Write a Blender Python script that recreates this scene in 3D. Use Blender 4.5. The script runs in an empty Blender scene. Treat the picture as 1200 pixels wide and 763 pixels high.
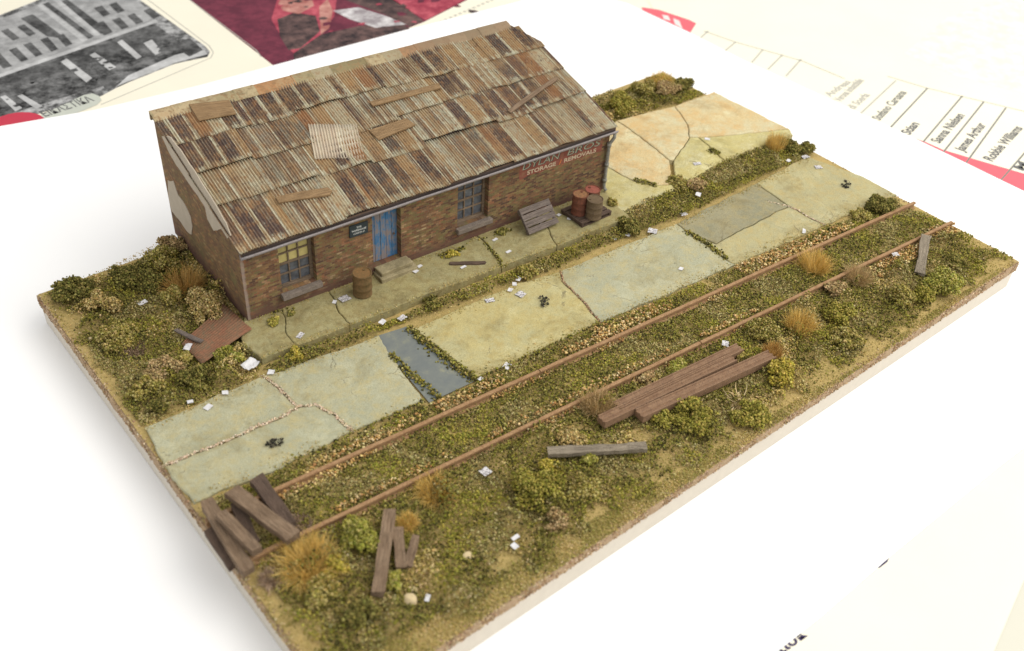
import bpy, math, random
import numpy as np
from mathutils import Vector, Matrix, noise as mn
from mathutils.geometry import tessellate_polygon
random.seed(11); RS = np.random.RandomState(5)
SC = bpy.context.scene; COL = SC.collection
PI = math.pi
# ------------------------------------------------------------------ helpers
def tag(o, label=None, cat=None, group=None, kind=None):
    if label: o['label'] = label
    if cat: o['category'] = cat
    if group: o['group'] = group
    if kind: o['kind'] = kind
    return o
def empty(name, loc=(0, 0, 0), rz=0.0):
    o = bpy.data.objects.new(name, None); COL.objects.link(o)
    o.location = loc; o.rotation_euler = (0, 0, rz); o.empty_display_size = .3
    return o
def copy_tree(o, parent=None):
    c = o.copy(); COL.objects.link(c); c.parent = parent
    for ch in list(o.children): copy_tree(ch, c)
    return c
class MB:
    def __init__(s): s.v = []; s.f = []
    def quad(s, *p):
        n = len(s.v); s.v += [tuple(q) for q in p]; s.f.append(tuple(range(n, n+len(p)))); return s
    def box(s, x0, x1, y0, y1, z0, z1, M=None, jit=0):
        n = len(s.v)
        for z in (z0, z1):
            for x, y in ((x0, y0), (x1, y0), (x1, y1), (x0, y1)):
                p = Vector((x, y, z))
                if jit: p += Vector([random.uniform(-jit, jit) for _ in range(3)])
                s.v.append(tuple(M @ p if M else p))
        s.f += [tuple(n+i for i in q) for q in ((3,2,1,0),(4,5,6,7),(0,1,5,4),(1,2,6,5),(2,3,7,6),(3,0,4,7))]
        return s
    def loft(s, rings, close=True, cap=True):
        n = len(s.v); k = len(rings[0])
        for r in rings: s.v += [tuple(p) for p in r]
        for i in range(len(rings)-1):
            for j in range(k if close else k-1):
                a = n+i*k+j; b = n+i*k+(j+1) % k
                s.f.append((a, b, b+k, a+k))
        if cap:
            s.f.append(tuple(n+j for j in reversed(range(k)))); s.f.append(tuple(n+(len(rings)-1)*k+j for j in range(k)))
        return s
    def tube(s, pts, r, k=10):
        pts = [Vector(p) for p in pts]; rings = []
        for i, p in enumerate(pts):
            t = (pts[min(i+1, len(pts)-1)]-pts[max(i-1, 0)]).normalized()
            a = t.orthogonal().normalized() if i == 0 else (a - t*a.dot(t)).normalized()
            b = t.cross(a); rr = r[i] if isinstance(r, (list, tuple)) else r
            rings.append([p+(a*math.cos(2*PI*j/k)+b*math.sin(2*PI*j/k))*rr for j in range(k)])
        return s.loft(rings)
    def lathe(s, prof, k=28, M=None):
        rings = []
        for r, z in prof:
            ring = [Vector((r*math.cos(2*PI*j/k), r*math.sin(2*PI*j/k), z)) for j in range(k)]
            rings.append([M @ p for p in ring] if M else ring)
        return s.loft(rings)
    def poly(s, pts, z):
        n = len(s.v); P = [Vector((p[0], p[1], 0)) for p in pts]
        s.v += [(p[0], p[1], z) for p in pts]
        for t in tessellate_polygon([P]):
            a, b, c = t
            if (P[b]-P[a]).cross(P[c]-P[a]).z < 0: a, c = c, a
            s.f.append((n+a, n+b, n+c))
        return s
    def build(s, name, mat, parent=None, smooth=False, bevel=0):
        me = bpy.data.meshes.new(name); me.from_pydata(s.v, [], s.f); me.update()
        if mat: me.materials.append(mat)
        if smooth: me.polygons.foreach_set('use_smooth', [True]*len(me.polygons))
        o = bpy.data.objects.new(name, me); COL.objects.link(o); o.parent = parent
        if bevel:
            b = o.modifiers.new('bevel', 'BEVEL'); b.width = bevel; b.segments = 2; b.limit_method = 'ANGLE'
        return o
def np_mesh(name, V, Fc, cols, mat, parent=None):
    k = Fc.shape[1]; me = bpy.data.meshes.new(name)
    me.vertices.add(len(V)); me.vertices.foreach_set('co', V.astype(np.float32).ravel())
    me.loops.add(Fc.size); me.loops.foreach_set('vertex_index', Fc.astype(np.int32).ravel())
    me.polygons.add(len(Fc)); me.polygons.foreach_set('loop_start', np.arange(0, Fc.size, k, dtype=np.int32))
    me.update(calc_edges=True)
    if cols is not None:
        a = me.color_attributes.new('Col', 'FLOAT_COLOR', 'POINT')
        a.data.foreach_set('color', np.concatenate([cols, np.ones((len(cols), 1))], 1).astype(np.float32).ravel())
    me.validate(); me.materials.append(mat)
    o = bpy.data.objects.new(name, me); COL.objects.link(o); o.parent = parent
    return o
OCT = np.array([[1,0,0],[-1,0,0],[0,1,0],[0,-1,0],[0,0,1],[0,0,-1]], float)
OCF = np.array([[0,2,4],[2,1,4],[1,3,4],[3,0,4],[2,0,5],[1,2,5],[3,1,5],[0,3,5]])
def crumbs(P, S, C):
    """many small irregular crumbs -> verts, faces, colours"""
    N = len(P); q = RS.normal(size=(N, 4)); q /= np.linalg.norm(q, axis=1)[:, None]
    w, x, y, z = q.T
    Rm = np.stack([1-2*(y*y+z*z), 2*(x*y-z*w), 2*(x*z+y*w), 2*(x*y+z*w), 1-2*(x*x+z*z), 2*(y*z-x*w), 2*(x*z-y*w), 2*(y*z+x*w), 1-2*(x*x+y*y)], 1).reshape(N, 3, 3)
    B = OCT[None]*RS.uniform(.45, 1.5, (N, 6, 1))*S[:, None, None]
    V = P[:, None, :]+np.einsum('nij,nkj->nki', Rm, B)
    Fc = OCF[None]+(np.arange(N)*6)[:, None, None]
    return V.reshape(-1, 3), Fc.reshape(-1, 3), np.repeat(C, 6, 0)
def pick(pal, N, w=None, var=.25):
    pal = np.array(pal, float); i = RS.choice(len(pal), N, p=w)
    return np.clip(pal[i]*RS.uniform(1-var, 1+var, (N, 1))*RS.uniform(.92, 1.08, (N, 3)), 0, 1)
def inside(poly, X, Y):
    r = np.zeros(len(X), bool); n = len(poly)
    for i in range(n):
        x0, y0 = poly[i]; x1, y1 = poly[(i+1) % n]
        c = ((y0 > Y) != (y1 > Y)) & (X < (x1-x0)*(Y-y0)/(y1-y0+1e-12)+x0); r ^= c
    return r
def scatter(poly, dens):
    a = np.array(poly); lo = a.min(0); hi = a.max(0); n = int(dens*np.prod(hi-lo))
    X = RS.uniform(lo[0], hi[0], n); Y = RS.uniform(lo[1], hi[1], n); k = inside(poly, X, Y)
    return X[k], Y[k]
def nz(x, y, s, o=0): return mn.noise(Vector((x*s, y*s, o)))
def nza(X, Y, s, o=0): return np.array([nz(x, y, s, o) for x, y in zip(X, Y)])
# ------------------------------------------------------------------ node helper
class G:
    def __init__(s, name, rough=.85, spec=.25):
        s.m = bpy.data.materials.new(name); s.m.use_nodes = True; s.nt = s.m.node_tree
        s.b = s.nt.nodes['Principled BSDF']; s.b.inputs['Roughness'].default_value = rough
        s.b.inputs['Specular IOR Level'].default_value = spec
    def put(s, sock, v):
        if isinstance(v, bpy.types.NodeSocket): s.nt.links.new(v, sock)
        elif isinstance(v, (tuple, list)) and len(v) == 3 and sock.type == 'RGBA': sock.default_value = (*v, 1)
        else: sock.default_value = v
    def add(s, t, **kw):
        n = s.nt.nodes.new(t)
        for k, v in kw.items(): setattr(n, k, v)
        return n
    def obj(s): return s.add('ShaderNodeTexCoord').outputs['Object']
    def math(s, op, a, b=None, c=None):
        n = s.add('ShaderNodeMath', operation=op); s.put(n.inputs[0], a)
        if b is not None: s.put(n.inputs[1], b)
        if c is not None: s.put(n.inputs[2], c)
        return n.outputs[0]
    def sep(s, v):
        n = s.add('ShaderNodeSeparateXYZ'); s.put(n.inputs[0], v); return n.outputs
    def comb(s, x, y, z):
        n = s.add('ShaderNodeCombineXYZ')
        for i, v in enumerate((x, y, z)): s.put(n.inputs[i], v)
        return n.outputs[0]
    def vmul(s, v, k):
        n = s.add('ShaderNodeVectorMath', operation='MULTIPLY'); s.put(n.inputs[0], v); s.put(n.inputs[1], k); return n.outputs[0]
    def vadd(s, v, k):
        n = s.add('ShaderNodeVectorMath', operation='ADD'); s.put(n.inputs[0], v); s.put(n.inputs[1], k); return n.outputs[0]
    def noise(s, v, scale, detail=4, rough=.6, dist=0):
        n = s.add('ShaderNodeTexNoise'); s.put(n.inputs['Vector'], v); n.inputs['Scale'].default_value = scale
        n.inputs['Detail'].default_value = detail; n.inputs['Roughness'].default_value = rough; n.inputs['Distortion'].default_value = dist
        return n.outputs['Fac']
    def white(s, v):
        n = s.add('ShaderNodeTexWhiteNoise'); s.put(n.inputs['Vector'], v); return n.outputs['Value']
    def voro(s, v, scale, feature='F1', out='Distance'):
        n = s.add('ShaderNodeTexVoronoi', feature=feature); s.put(n.inputs['Vector'], v); n.inputs['Scale'].default_value = scale
        return n.outputs[out]
    def ramp(s, f, stops, const=False):
        n = s.add('ShaderNodeValToRGB'); s.put(n.inputs[0], f); e = n.color_ramp.elements
        if const: n.color_ramp.interpolation = 'CONSTANT'
        while len(e) < len(stops): e.new(.5)
        for i, (p, c) in enumerate(stops):
            e[i].position = p; e[i].color = (*c, 1) if isinstance(c, tuple) else (c, c, c, 1)
        return n.outputs[0]
    def mix(s, f, a, b, mode='MIX'):
        n = s.add('ShaderNodeMix', data_type='RGBA', blend_type=mode)
        s.put(n.inputs[0], f); s.put(n.inputs[6], a); s.put(n.inputs[7], b); return n.outputs[2]
    def attr(s, name):
        n = s.add('ShaderNodeAttribute'); n.attribute_name = name; return n.outputs['Color']
    def bump(s, h, strength=.5, dist=.02):
        n = s.add('ShaderNodeBump'); s.put(n.inputs['Height'], h); n.inputs['Strength'].default_value = strength
        n.inputs['Distance'].default_value = dist; s.nt.links.new(n.outputs[0], s.b.inputs['Normal'])
    def col(s, c): s.put(s.b.inputs['Base Color'], c); return s.m
    def rough(s, v): s.put(s.b.inputs['Roughness'], v)
def plain(name, c, rough=.85, spec=.25, var=.12, scale=8):
    g = G(name, rough, spec); o = g.obj(); f = g.noise(o, scale, 5)
    return g.col(g.mix(f, tuple(x*(1-var*1.5) for x in c), tuple(min(1, x*(1+var*1.5)) for x in c)))
def concrete(name, a, b, c, sc=1.0, pit=.5):
    g = G(name, .92, .15); o = g.obj()
    f1 = g.noise(o, .6*sc, 9, .74, .3); f2 = g.noise(o, 1.9*sc, 9, .78, .2); f3 = g.noise(o, 30, 5, .75); fw = g.noise(g.vadd(o, (11, 4, 2)), .8*sc, 9, .76, .5); fd = g.noise(g.vadd(o, (3, 17, 5)), .7*sc, 8, .76, .4)
    k = g.mix(g.ramp(f1, [(.42, 0.), (.58, 1.)]), a, b); k = g.mix(g.ramp(f2, [(.46, 0.), (.62, .85)]), k, c)
    k = g.mix(g.ramp(fw, [(.53, 0.), (.64, .5)]), k, tuple(min(.75, x*1.3+.04) for x in b))
    k = g.mix(g.ramp(fd, [(.51, 0.), (.64, .6)]), k, tuple(x*.60 for x in c))
    k = g.mix(g.ramp(f3, [(.38, .5), (.52, .0)]), k, tuple(x*.5 for x in a))
    k = g.mix(g.ramp(f3, [(.58, 0.), (.72, .4)]), k, tuple(min(.75, x*1.4) for x in a))
    sp = g.noise(o, 10, 4, .8); pm = g.ramp(sp, [(.645, 0.), (.68, pit)]); k = g.mix(pm, k, tuple(x*.22 for x in b))
    dv = g.vadd(o, g.comb(g.math('MULTIPLY', f2, .5), g.math('MULTIPLY', fw, .5), 0.)); ck = g.voro(dv, .55*sc, 'DISTANCE_TO_EDGE'); cm = g.math('MULTIPLY', g.math('LESS_THAN', ck, .006), g.ramp(fw, [(.54, 0.), (.57, .65)])); k = g.mix(cm, k, (.12,.10,.06))
    h = g.math('SUBTRACT', g.math('ADD', g.math('MULTIPLY', f2, 1.0), g.math('MULTIPLY', f3, .45)), g.math('MULTIPLY', pm, .5)); g.bump(h, .75, .06)
    return g.col(k)
def wood(name, a, b, dark=(.04, .03, .025)):
    g = G(name, .85, .2); o = g.obj(); oi = g.add('ShaderNodeObjectInfo').outputs['Random']
    p = g.vadd(o, g.comb(g.math('MULTIPLY', oi, 37.), 0., 0.))
    f = g.noise(g.vmul(p, (1.1, 16, 16)), 1.6, 6, .65, .3); f2 = g.noise(g.vmul(p, (.5, 40, 40)), 1.4, 3, .6); f3 = g.noise(p, 2.2, 4, .6)
    k = g.mix(g.ramp(f, [(.33, 0.), (.66, 1.)]), a, b); k = g.mix(g.ramp(f2, [(.56, 0.), (.68, .75)]), k, dark)
    k = g.mix(g.ramp(f3, [(.4, 0.), (.75, .5)]), k, tuple(x*.62 for x in a)); g.bump(g.math('ADD', f, f2), 1., .06)
    return g.col(k)
def rusty(name, a, b, c, sc=1.0):
    g = G(name, .85, .2); o = g.obj(); f = g.noise(o, 2.4*sc, 6, .68); f2 = g.noise(o, 14*sc, 5, .7)
    k = g.mix(g.ramp(f, [(.35, 0.), (.65, 1.)]), a, b); k = g.mix(g.ramp(f2, [(.46, 0.), (.68, 1.)]), k, c); g.bump(f2, .4, .02)
    return g.col(k)
def brick_mat(name, ax, muddy):
    g = G(name, .9, .15); o = g.obj(); x, y, z = g.sep(o); u = x if ax == 'x' else y
    wob = g.math('MULTIPLY', g.math('SUBTRACT', g.noise(o, 3, 3), .5), .03); zz = g.math('ADD', z, wob)
    H, Wd = .074, .2
    zr = g.math('DIVIDE', zz, H); row = g.math('FLOOR', zr); fz = g.math('SUBTRACT', zr, row)
    off = g.math('MULTIPLY', g.math('MODULO', row, 2.), .5); ur = g.math('ADD', g.math('DIVIDE', u, Wd), off)
    cl = g.math('FLOOR', ur); fu = g.math('SUBTRACT', ur, cl); cell = g.comb(cl, row, 3.)
    r1 = g.white(cell); big = g.noise(o, .5, 4, .6); fine = g.noise(o, 22, 4, .7)
    t = g.math('ADD', g.math('MULTIPLY', r1, .72), g.math('MULTIPLY', g.math('SUBTRACT', big, .5), .9)); t = g.math('ADD', t, .16)
    if muddy: st = [(0, (.09,.06,.038)), (.22, (.17,.10,.055)), (.45, (.25,.145,.072)), (.66, (.22,.165,.07)), (.82, (.34,.17,.075)), (.95, (.36,.26,.12))]
    else: st = [(0, (.045,.034,.027)), (.16, (.10,.055,.037)), (.32, (.185,.09,.048)), (.46, (.245,.14,.064)), (.58, (.16,.135,.055)), (.70, (.28,.205,.085)), (.82, (.30,.12,.062)), (.96, (.45,.34,.18))]
    k = g.ramp(t, st)
    k = g.mix(g.ramp(fine, [(.4, 0.), (.7, .6)]), k, (.08,.055,.04)); k = g.mix(g.ramp(g.noise(g.vmul(o, (2.2, 2.2, .8)), 1.3, 5, .7), [(.48, 0.), (.66, .6)]), k, (.10,.065,.045))
    mz = g.math('LESS_THAN', fz, .16); mu = g.math('LESS_THAN', fu, .07); mo = g.math('MAXIMUM', mz, mu)
    mf = g.math('MULTIPLY', mo, g.ramp(g.noise(o, 2.4, 4, .7), [(.35, .35), (.6, 1.)]))
    k = g.mix(mf, k, (.13,.09,.07) if muddy else (.17,.12,.085))
    gr = g.noise(g.vadd(o, (5, 9, 2)), 1.1, 4, .6); k = g.mix(g.ramp(gr, [(.56, 0.), (.74, .55)]), k, (.17,.17,.07))
    # damp muddy band along the foot of the wall, ragged upper edge
    zb = g.math('ADD', z, g.math('MULTIPLY', g.math('SUBTRACT', g.noise(o, 1.6, 4), .5), .7))
    k = g.mix(g.ramp(zb, [(.28, .85), (.72, 0.)]), k, (.13,.07,.055))
    if not muddy:
        ed = g.math('ADD', x, g.math('MULTIPLY', g.math('SUBTRACT', g.noise(o, 6, 3), .5), .12)); k = g.mix(g.ramp(ed, [(.07, .6), (.12, 0.)]), k, (.36,.29,.25))
    g.bump(g.math('SUBTRACT', g.math('MULTIPLY', fine, .6), mo), .7, .02)
    return g.col(k)
def tin(name, bright=1.0):
    """corrugated sheet: object x runs along the eave, attribute Col holds sheet random, row position"""
    g = G(name, .75, .25); o = g.obj(); x, y, z = g.sep(o); c = g.attr('Col'); n = g.add('ShaderNodeSeparateColor'); g.put(n.inputs[0], c)
    rnd, t, rnd2 = n.outputs
    q = g.vadd(o, g.comb(g.math('MULTIPLY', rnd, 61.), g.math('MULTIPLY', rnd2, 43.), 0.))
    wv = g.math('MULTIPLY', g.math('SUBTRACT', g.noise(q, 3.5, 4, .7), .5), .10)
    pu = g.math('ADD', g.math('DIVIDE', g.math('ADD', x, wv), .62), g.math('MULTIPLY', rnd, 9.)); pi_ = g.math('FLOOR', pu); pf = g.math('SUBTRACT', pu, pi_)
    pr = g.white(g.comb(pi_, g.math('MULTIPLY', rnd, 91.), 1.))
    streak = g.noise(g.vmul(q, (5, .45, .45)), 1.4, 5, .7); blot = g.noise(q, 5.5, 5, .72)
    ci = g.math('FLOOR', g.math('DIVIDE', x, .1)); corr = g.white(g.comb(ci, g.math('MULTIPLY', rnd, 77.), 5.))
    lf = g.noise(g.vadd(q, (9, 2, 4)), .9, 4, .6)
    tt = g.math('ADD', g.math('MULTIPLY', corr, .52), g.math('ADD', g.math('MULTIPLY', streak, .5), g.math('MULTIPLY', lf, .5))); tt = g.math('SUBTRACT', tt, .22)
    lines = g.ramp(tt, [(.26, (.10,.062,.045)), (.36, (.21,.125,.065)), (.45, (.31,.215,.115)), (.54, (.38,.33,.21)), (.66, (.44,.42,.30)), (.84, (.55,.54,.42))])
    band = g.ramp(pr, [(0, (.065,.042,.038)), (.34, (.09,.058,.05)), (.62, (.26,.125,.055)), (.7, (.14,.085,.06)), (.82, (.33,.22,.11)), (.93, (.42,.37,.25))], True)
    inb = g.math('MULTIPLY', g.math('LESS_THAN', pf, .76), g.ramp(rnd2, [(.12, .25), (.3, .97)]))
    endf = g.ramp(g.math('ADD', t, g.math('MULTIPLY', g.math('SUBTRACT', blot, .5), .5)), [(.06, .2), (.16, 1.), (.86, 1.), (.96, .4)])
    k = g.mix(g.math('MULTIPLY', g.math('MULTIPLY', inb, endf), g.ramp(g.noise(q, 8, 4, .7), [(.26, .35), (.45, 1.)])), lines, band)
    k = g.mix(g.ramp(g.noise(g.vadd(q, (3, 8, 1)), 1.3, 4, .6), [(.5, 0.), (.72, .7)]), k, (.38,.25,.12))
    k = g.mix(g.ramp(blot, [(.55, 0.), (.64, .75)]), k, (.12,.072,.05)); k = g.mix(g.ramp(g.noise(g.vmul(g.vadd(q, (1, 6, 3)), (1.5, .8, .8)), 4.5, 6, .78), [(.50, 0.), (.62, .65)]), k, (.33,.17,.07))
    k = g.mix(g.ramp(g.noise(q, 17, 4, .75), [(.6, 0.), (.72, .55)]), k, (.09,.06,.05))
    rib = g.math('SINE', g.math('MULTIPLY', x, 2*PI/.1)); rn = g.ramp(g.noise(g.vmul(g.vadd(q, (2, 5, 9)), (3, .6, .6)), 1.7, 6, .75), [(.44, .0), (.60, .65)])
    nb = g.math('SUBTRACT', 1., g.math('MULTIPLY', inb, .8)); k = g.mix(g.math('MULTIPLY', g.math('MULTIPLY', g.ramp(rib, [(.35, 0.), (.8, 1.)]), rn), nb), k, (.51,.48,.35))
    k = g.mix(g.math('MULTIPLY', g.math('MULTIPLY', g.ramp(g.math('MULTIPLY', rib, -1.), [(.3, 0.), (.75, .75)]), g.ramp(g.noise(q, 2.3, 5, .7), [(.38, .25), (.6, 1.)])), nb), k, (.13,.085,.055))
    if bright != 1: k = g.mix(.5, k, (.66,.58,.46))
    g.bump(blot, .3, .01); return g.col(k)
# ------------------------------------------------------------------ materials
M_foam = plain('foam_board', (.60,.55,.47), .8, .2, .06, 4)
M_cork = rusty('cork', (.36,.25,.15), (.46,.34,.21), (.20,.13,.085), 3.2)
M_conA = concrete('concrete_green_grey', (.43,.415,.275), (.375,.375,.26), (.46,.395,.20))
M_conB = concrete('concrete_yellow', (.50,.43,.20), (.45,.42,.235), (.44,.35,.14))
M_conC = concrete('concrete_dark_grey', (.32,.29,.18), (.26,.25,.165), (.36,.30,.15))
M_conD = concrete('concrete_pale', (.44,.40,.22), (.39,.36,.21), (.45,.36,.16))
M_conE = concrete('concrete_orange', (.60,.48,.26), (.58,.53,.34), (.61,.41,.18), .8)
M_conF = concrete('concrete_lime', (.54,.48,.22), (.51,.47,.27), (.47,.39,.15))
M_walk = concrete('concrete_walk', (.37,.32,.15), (.32,.29,.15), (.27,.21,.09), 1.5, .8)
M_step = concrete('concrete_step', (.38,.32,.19), (.30,.25,.15), (.26,.22,.12), 1.5, .8)
M_sill = concrete('stone_sill', (.22,.18,.15), (.17,.14,.12), (.27,.22,.18), 2, .4)
M_brick = brick_mat('brick_front', 'x', False); M_brick2 = brick_mat('brick_side', 'y', True)
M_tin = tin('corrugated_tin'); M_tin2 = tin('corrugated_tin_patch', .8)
M_wood = wood('weathered_timber', (.20,.13,.08), (.33,.235,.155)); M_woodg = wood('grey_timber', (.25,.205,.15), (.36,.305,.23))
M_woodt = wood('tan_board', (.29,.18,.09), (.38,.25,.13), (.15,.09,.05)); M_woodp = wood('pallet_timber', (.18,.145,.125), (.27,.22,.19))
M_woodd = wood('dark_timber', (.11,.075,.055), (.17,.115,.085))
M_rail = rusty('rail_rust', (.29,.165,.082), (.39,.245,.13), (.17,.09,.045), 1.8); M_gird = rusty('girder_rust', (.21,.122,.072), (.28,.175,.105), (.13,.08,.055), 1.5)
M_drumr = rusty('drum_red_rust', (.14,.048,.03), (.19,.07,.04), (.08,.04,.028)); M_drumd = rusty('drum_dark', (.12,.085,.05), (.17,.12,.07), (.09,.06,.04))
M_druml = rusty('drum_lid_orange', (.23,.115,.055), (.28,.14,.065), (.16,.085,.045)); M_drump = rusty('drum_lid_red', (.26,.075,.055), (.30,.10,.07), (.19,.065,.045))
M_drumb = rusty('drum_brown', (.13,.085,.035), (.19,.11,.05), (.09,.07,.03)); M_druml2 = rusty('drum_lid_brown', (.19,.11,.045), (.15,.095,.04), (.25,.13,.05))
M_gut = rusty('gutter_paint', (.34,.32,.33), (.28,.25,.25), (.20,.16,.15), 1.4); M_pipe = rusty('downpipe_paint', (.22,.22,.19), (.30,.29,.25), (.14,.12,.10), 1.5)
M_fasc = wood('fascia', (.17,.11,.075), (.24,.16,.11)); M_orange = plain('letter_orange', (.55,.16,.05)); M_deck = plain('roof_deck', (.06,.045,.04))
M_frame = wood('window_frame', (.22,.16,.11), (.30,.22,.15)); M_plast = plain('plaster', (.43,.37,.29), .9, .15, .12, 3)
M_dark = plain('interior', (.03,.03,.03))
M_blind = plain('yellowed_pane', (.50,.42,.17), .6, .3, .2, 5)
def glassy():
    g = G('grimy_glass', .3, .5); o = g.obj(); k = g.ramp(g.noise(o, 3.2, 5, .65), [(.35, (.055,.06,.07)), (.6, (.12,.13,.15)), (.75, (.26,.27,.29))]); return g.col(k)
M_glass = glassy()
def bluedoor():
    g = G('blue_paint', .7, .3); o = g.obj(); f = g.noise(g.vmul(o, (9, 1, 1.6)), 1.5, 6, .7); f2 = g.noise(o, 2.2, 4, .65)
    k = g.mix(g.ramp(f2, [(.4, 0.), (.65, 1.)]), (.05,.15,.30), (.10,.21,.33)); k = g.mix(g.ramp(g.math('ADD', g.math('MULTIPLY', f, .55), g.math('MULTIPLY', f2, .45)), [(.45, 0.), (.55, .9)]), k, (.24,.19,.17)); g.bump(f, .4, .02); return g.col(k)
M_door = bluedoor()
def paintsign():
    g = G('maroon_sign_paint', .85, .2); o = g.obj(); f = g.noise(o, 3, 6, .7); x, y, z = g.sep(o)
    zr = g.math('FLOOR', g.math('DIVIDE', z, .074)); w = g.white(g.comb(g.math('FLOOR', g.math('DIVIDE', x, .2)), zr, 1.))
    k = g.mix(w, (.17,.055,.04), (.24,.085,.06)); k = g.mix(g.ramp(f, [(.52, 0.), (.68, .8)]), k, (.24,.15,.085)); return g.col(k)
M_sign = paintsign()
M_let1 = plain('letter_grey_green', (.32,.32,.23), .8, .2, .35, 9); M_letd = plain('letter_shadow', (.05,.06,.06)); M_let2 = plain('letter_cream', (.46,.37,.26), .8, .2, .25, 9)
M_plate = plain('sign_plate_black', (.03,.04,.045), .6); M_white = plain('letter_white', (.62,.64,.62), .7)
def col_mat(name, rough=.95, sub=0):
    g = G(name, rough, .1); return g.col(g.attr('Col'))
M_crumb = col_mat('flock_foam'); M_straw = col_mat('dry_fibre', .8)
def earth():
    g = G('earth', .95, .1); o = g.obj(); f = g.noise(o, .9, 5, .65); f2 = g.noise(o, 9, 6, .7); f3 = g.noise(o, 40, 3, .7)
    k = g.mix(g.ramp(f, [(.38, 0.), (.62, 1.)]), (.50,.37,.15), (.38,.29,.11)); k = g.mix(g.ramp(f2, [(.45, 0.), (.7, .8)]), k, (.58,.42,.17)); k = g.mix(g.ramp(f3, [(.5, 0.), (.7, .6)]), k, (.20,.15,.06)); g.bump(g.math('ADD', f2, f3), .7, .05); return g.col(k)
M_earth = earth()
def watermat():
    g = G('murky_water', .8, .12); o = g.obj(); f = g.noise(o, 1.6, 7, .72); k = g.ramp(f, [(.33, (.14,.155,.155)), (.56, (.175,.187,.17)), (.70, (.27,.265,.18))]); g.bump(g.noise(o, 5, 3), .15, .03); return g.col(k)
M_water = watermat()
def papermat(name, c, dirt=.05, sc=.25):
    g = G(name, .75, .25); o = g.obj(); f = g.noise(o, sc, 5, .6); return g.col(g.mix(g.ramp(f, [(.35, 0.), (.7, 1.)]), c, tuple(x*(1-dirt) for x in c)))
M_paper = papermat('white_card', (.86,.86,.86), .01); M_news = papermat('newsprint', (.78,.74,.61), .05); M_list = papermat('list_paper', (.80,.76,.62), .04)
M_table = papermat('table_surface', (.60,.585,.50), .06)
M_scrap = papermat('scrap_paper', (.66,.65,.66), .25, 3)
def printed():
    g = G('printed_scrap', .8, .2); o = g.obj(); x, y, z = g.sep(o); r = g.math('FLOOR', g.math('MULTIPLY', y, 26.)); w = g.noise(g.comb(g.math('MULTIPLY', x, 12.), g.math('MULTIPLY', r, 7.), 0.), 1.5, 2)
    return g.col(g.mix(g.ramp(w, [(.5, 0.), (.56, .85)]), (.60,.58,.58), (.10,.09,.10)))
M_print = printed()
def fplain(n, c): return plain(n, c, .75, .2, .05, 2)
def bwprint():
    g = G('halftone_grey', .8, .2); o = g.obj(); f = g.noise(o, 1.9, 6, .72); return g.col(g.ramp(f, [(.36, .03), (.46, .12), (.55, .30), (.68, .48)]))
def crowdprint(n, lo, hi):
    g = G(n, .8, .2); o = g.obj(); f = g.noise(o, 1.3, 6, .75); return g.col(g.ramp(f, [(.4, lo), (.68, hi)]))
M_grey = bwprint(); M_lgrey = crowdprint('print_light', .36, .56); M_ink = crowdprint('print_black', .03, .16); M_ink2 = crowdprint('print_crowd', .015, .22); M_brblk = crowdprint('print_brown_black', (.03,.02,.022), (.17,.10,.09))
M_maroon = crowdprint('print_maroon', (.10,.018,.035), (.19,.035,.06)); M_redp = crowdprint('print_red', (.26,.03,.055), (.52,.11,.14)); M_skin = crowdprint('print_pink', (.30,.10,.085), (.56,.30,.25)); M_cloth = crowdprint('print_cloth', (.26,.23,.24), (.66,.64,.64))
M_stripe = fplain('stripe_red', (.80,.13,.16)); M_inkg = fplain('ink_grey', (.13,.13,.13)); M_inkb = fplain('ink_blue_black', (.04,.03,.08)); M_badge = fplain('badge_grey', (.48,.50,.44)); M_badr = fplain('badge_red', (.48,.04,.07)); M_line = fplain('line_grey', (.42,.41,.36)); M_line2 = fplain('line_dark', (.20,.20,.18))
AMB = .88; WLOC = (54, -32, 72); WPOW = 100000; EXPO = 0.
# ------------------------------------------------------------------ base board and ground
BW, BD = 29.96, 18.8
def rim_path(step=.25, j=.035, inset=0., z=0.):
    P = []
    c = [(inset, inset), (BW-inset, inset), (BW-inset, BD-inset), (inset, BD-inset)]
    for i in range(4):
        a = Vector(c[i]); b = Vector(c[(i+1) % 4]); n = int((BW, BD, BW, BD)[i]/step)
        for k in range(n):
            p = a.lerp(b, k/n); P.append((p.x+nz(p.x, p.y, 1.7, 4)*j, p.y+nz(p.x, p.y, 1.7, 9)*j, z))
    return P
base = empty('base_board', (0, 0, -1.24)); tag(base, 'thick white rectangular board with a brown cork edge carrying the whole model', 'base board')
m = MB(); m.loft([rim_path(.4, .0, .05, 0.0), rim_path(.4, .0, .05, .78)]); m.build('core', M_foam, base)
m = MB(); m.loft([rim_path(.12, .0, .03, .785), rim_path(.12, .05, .0, .81), rim_path(.12, .07, -.01, 1.02), rim_path(.12, .05, .0, 1.16), rim_path(.12, .04, .12, 1.175)]); m.build('cork_layer', M_cork, base)
def ground_z(x, y):
    e = min(x, y, BW-x, BD-y); d = max(0, .45-e)
    return -.012+.045*nz(x, y, .5, 2)*min(1, e/.5)-.15*d*d
nx, ny = 160, 100; m = MB()
for j in range(ny+1):
    for i in range(nx+1):
        x = .04+(BW-.08)*i/nx; y = .04+(BD-.08)*j/ny; m.v.append((x, y, ground_z(x, y)))
for j in range(ny):
    for i in range(nx):
        a = j*(nx+1)+i; m.f.append((a, a+1, a+nx+2, a+nx+1))
tag(m.build('ground', M_earth, None, True), 'bare olive brown earth between the slabs and along the rim', 'ground', kind='structure')
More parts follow.
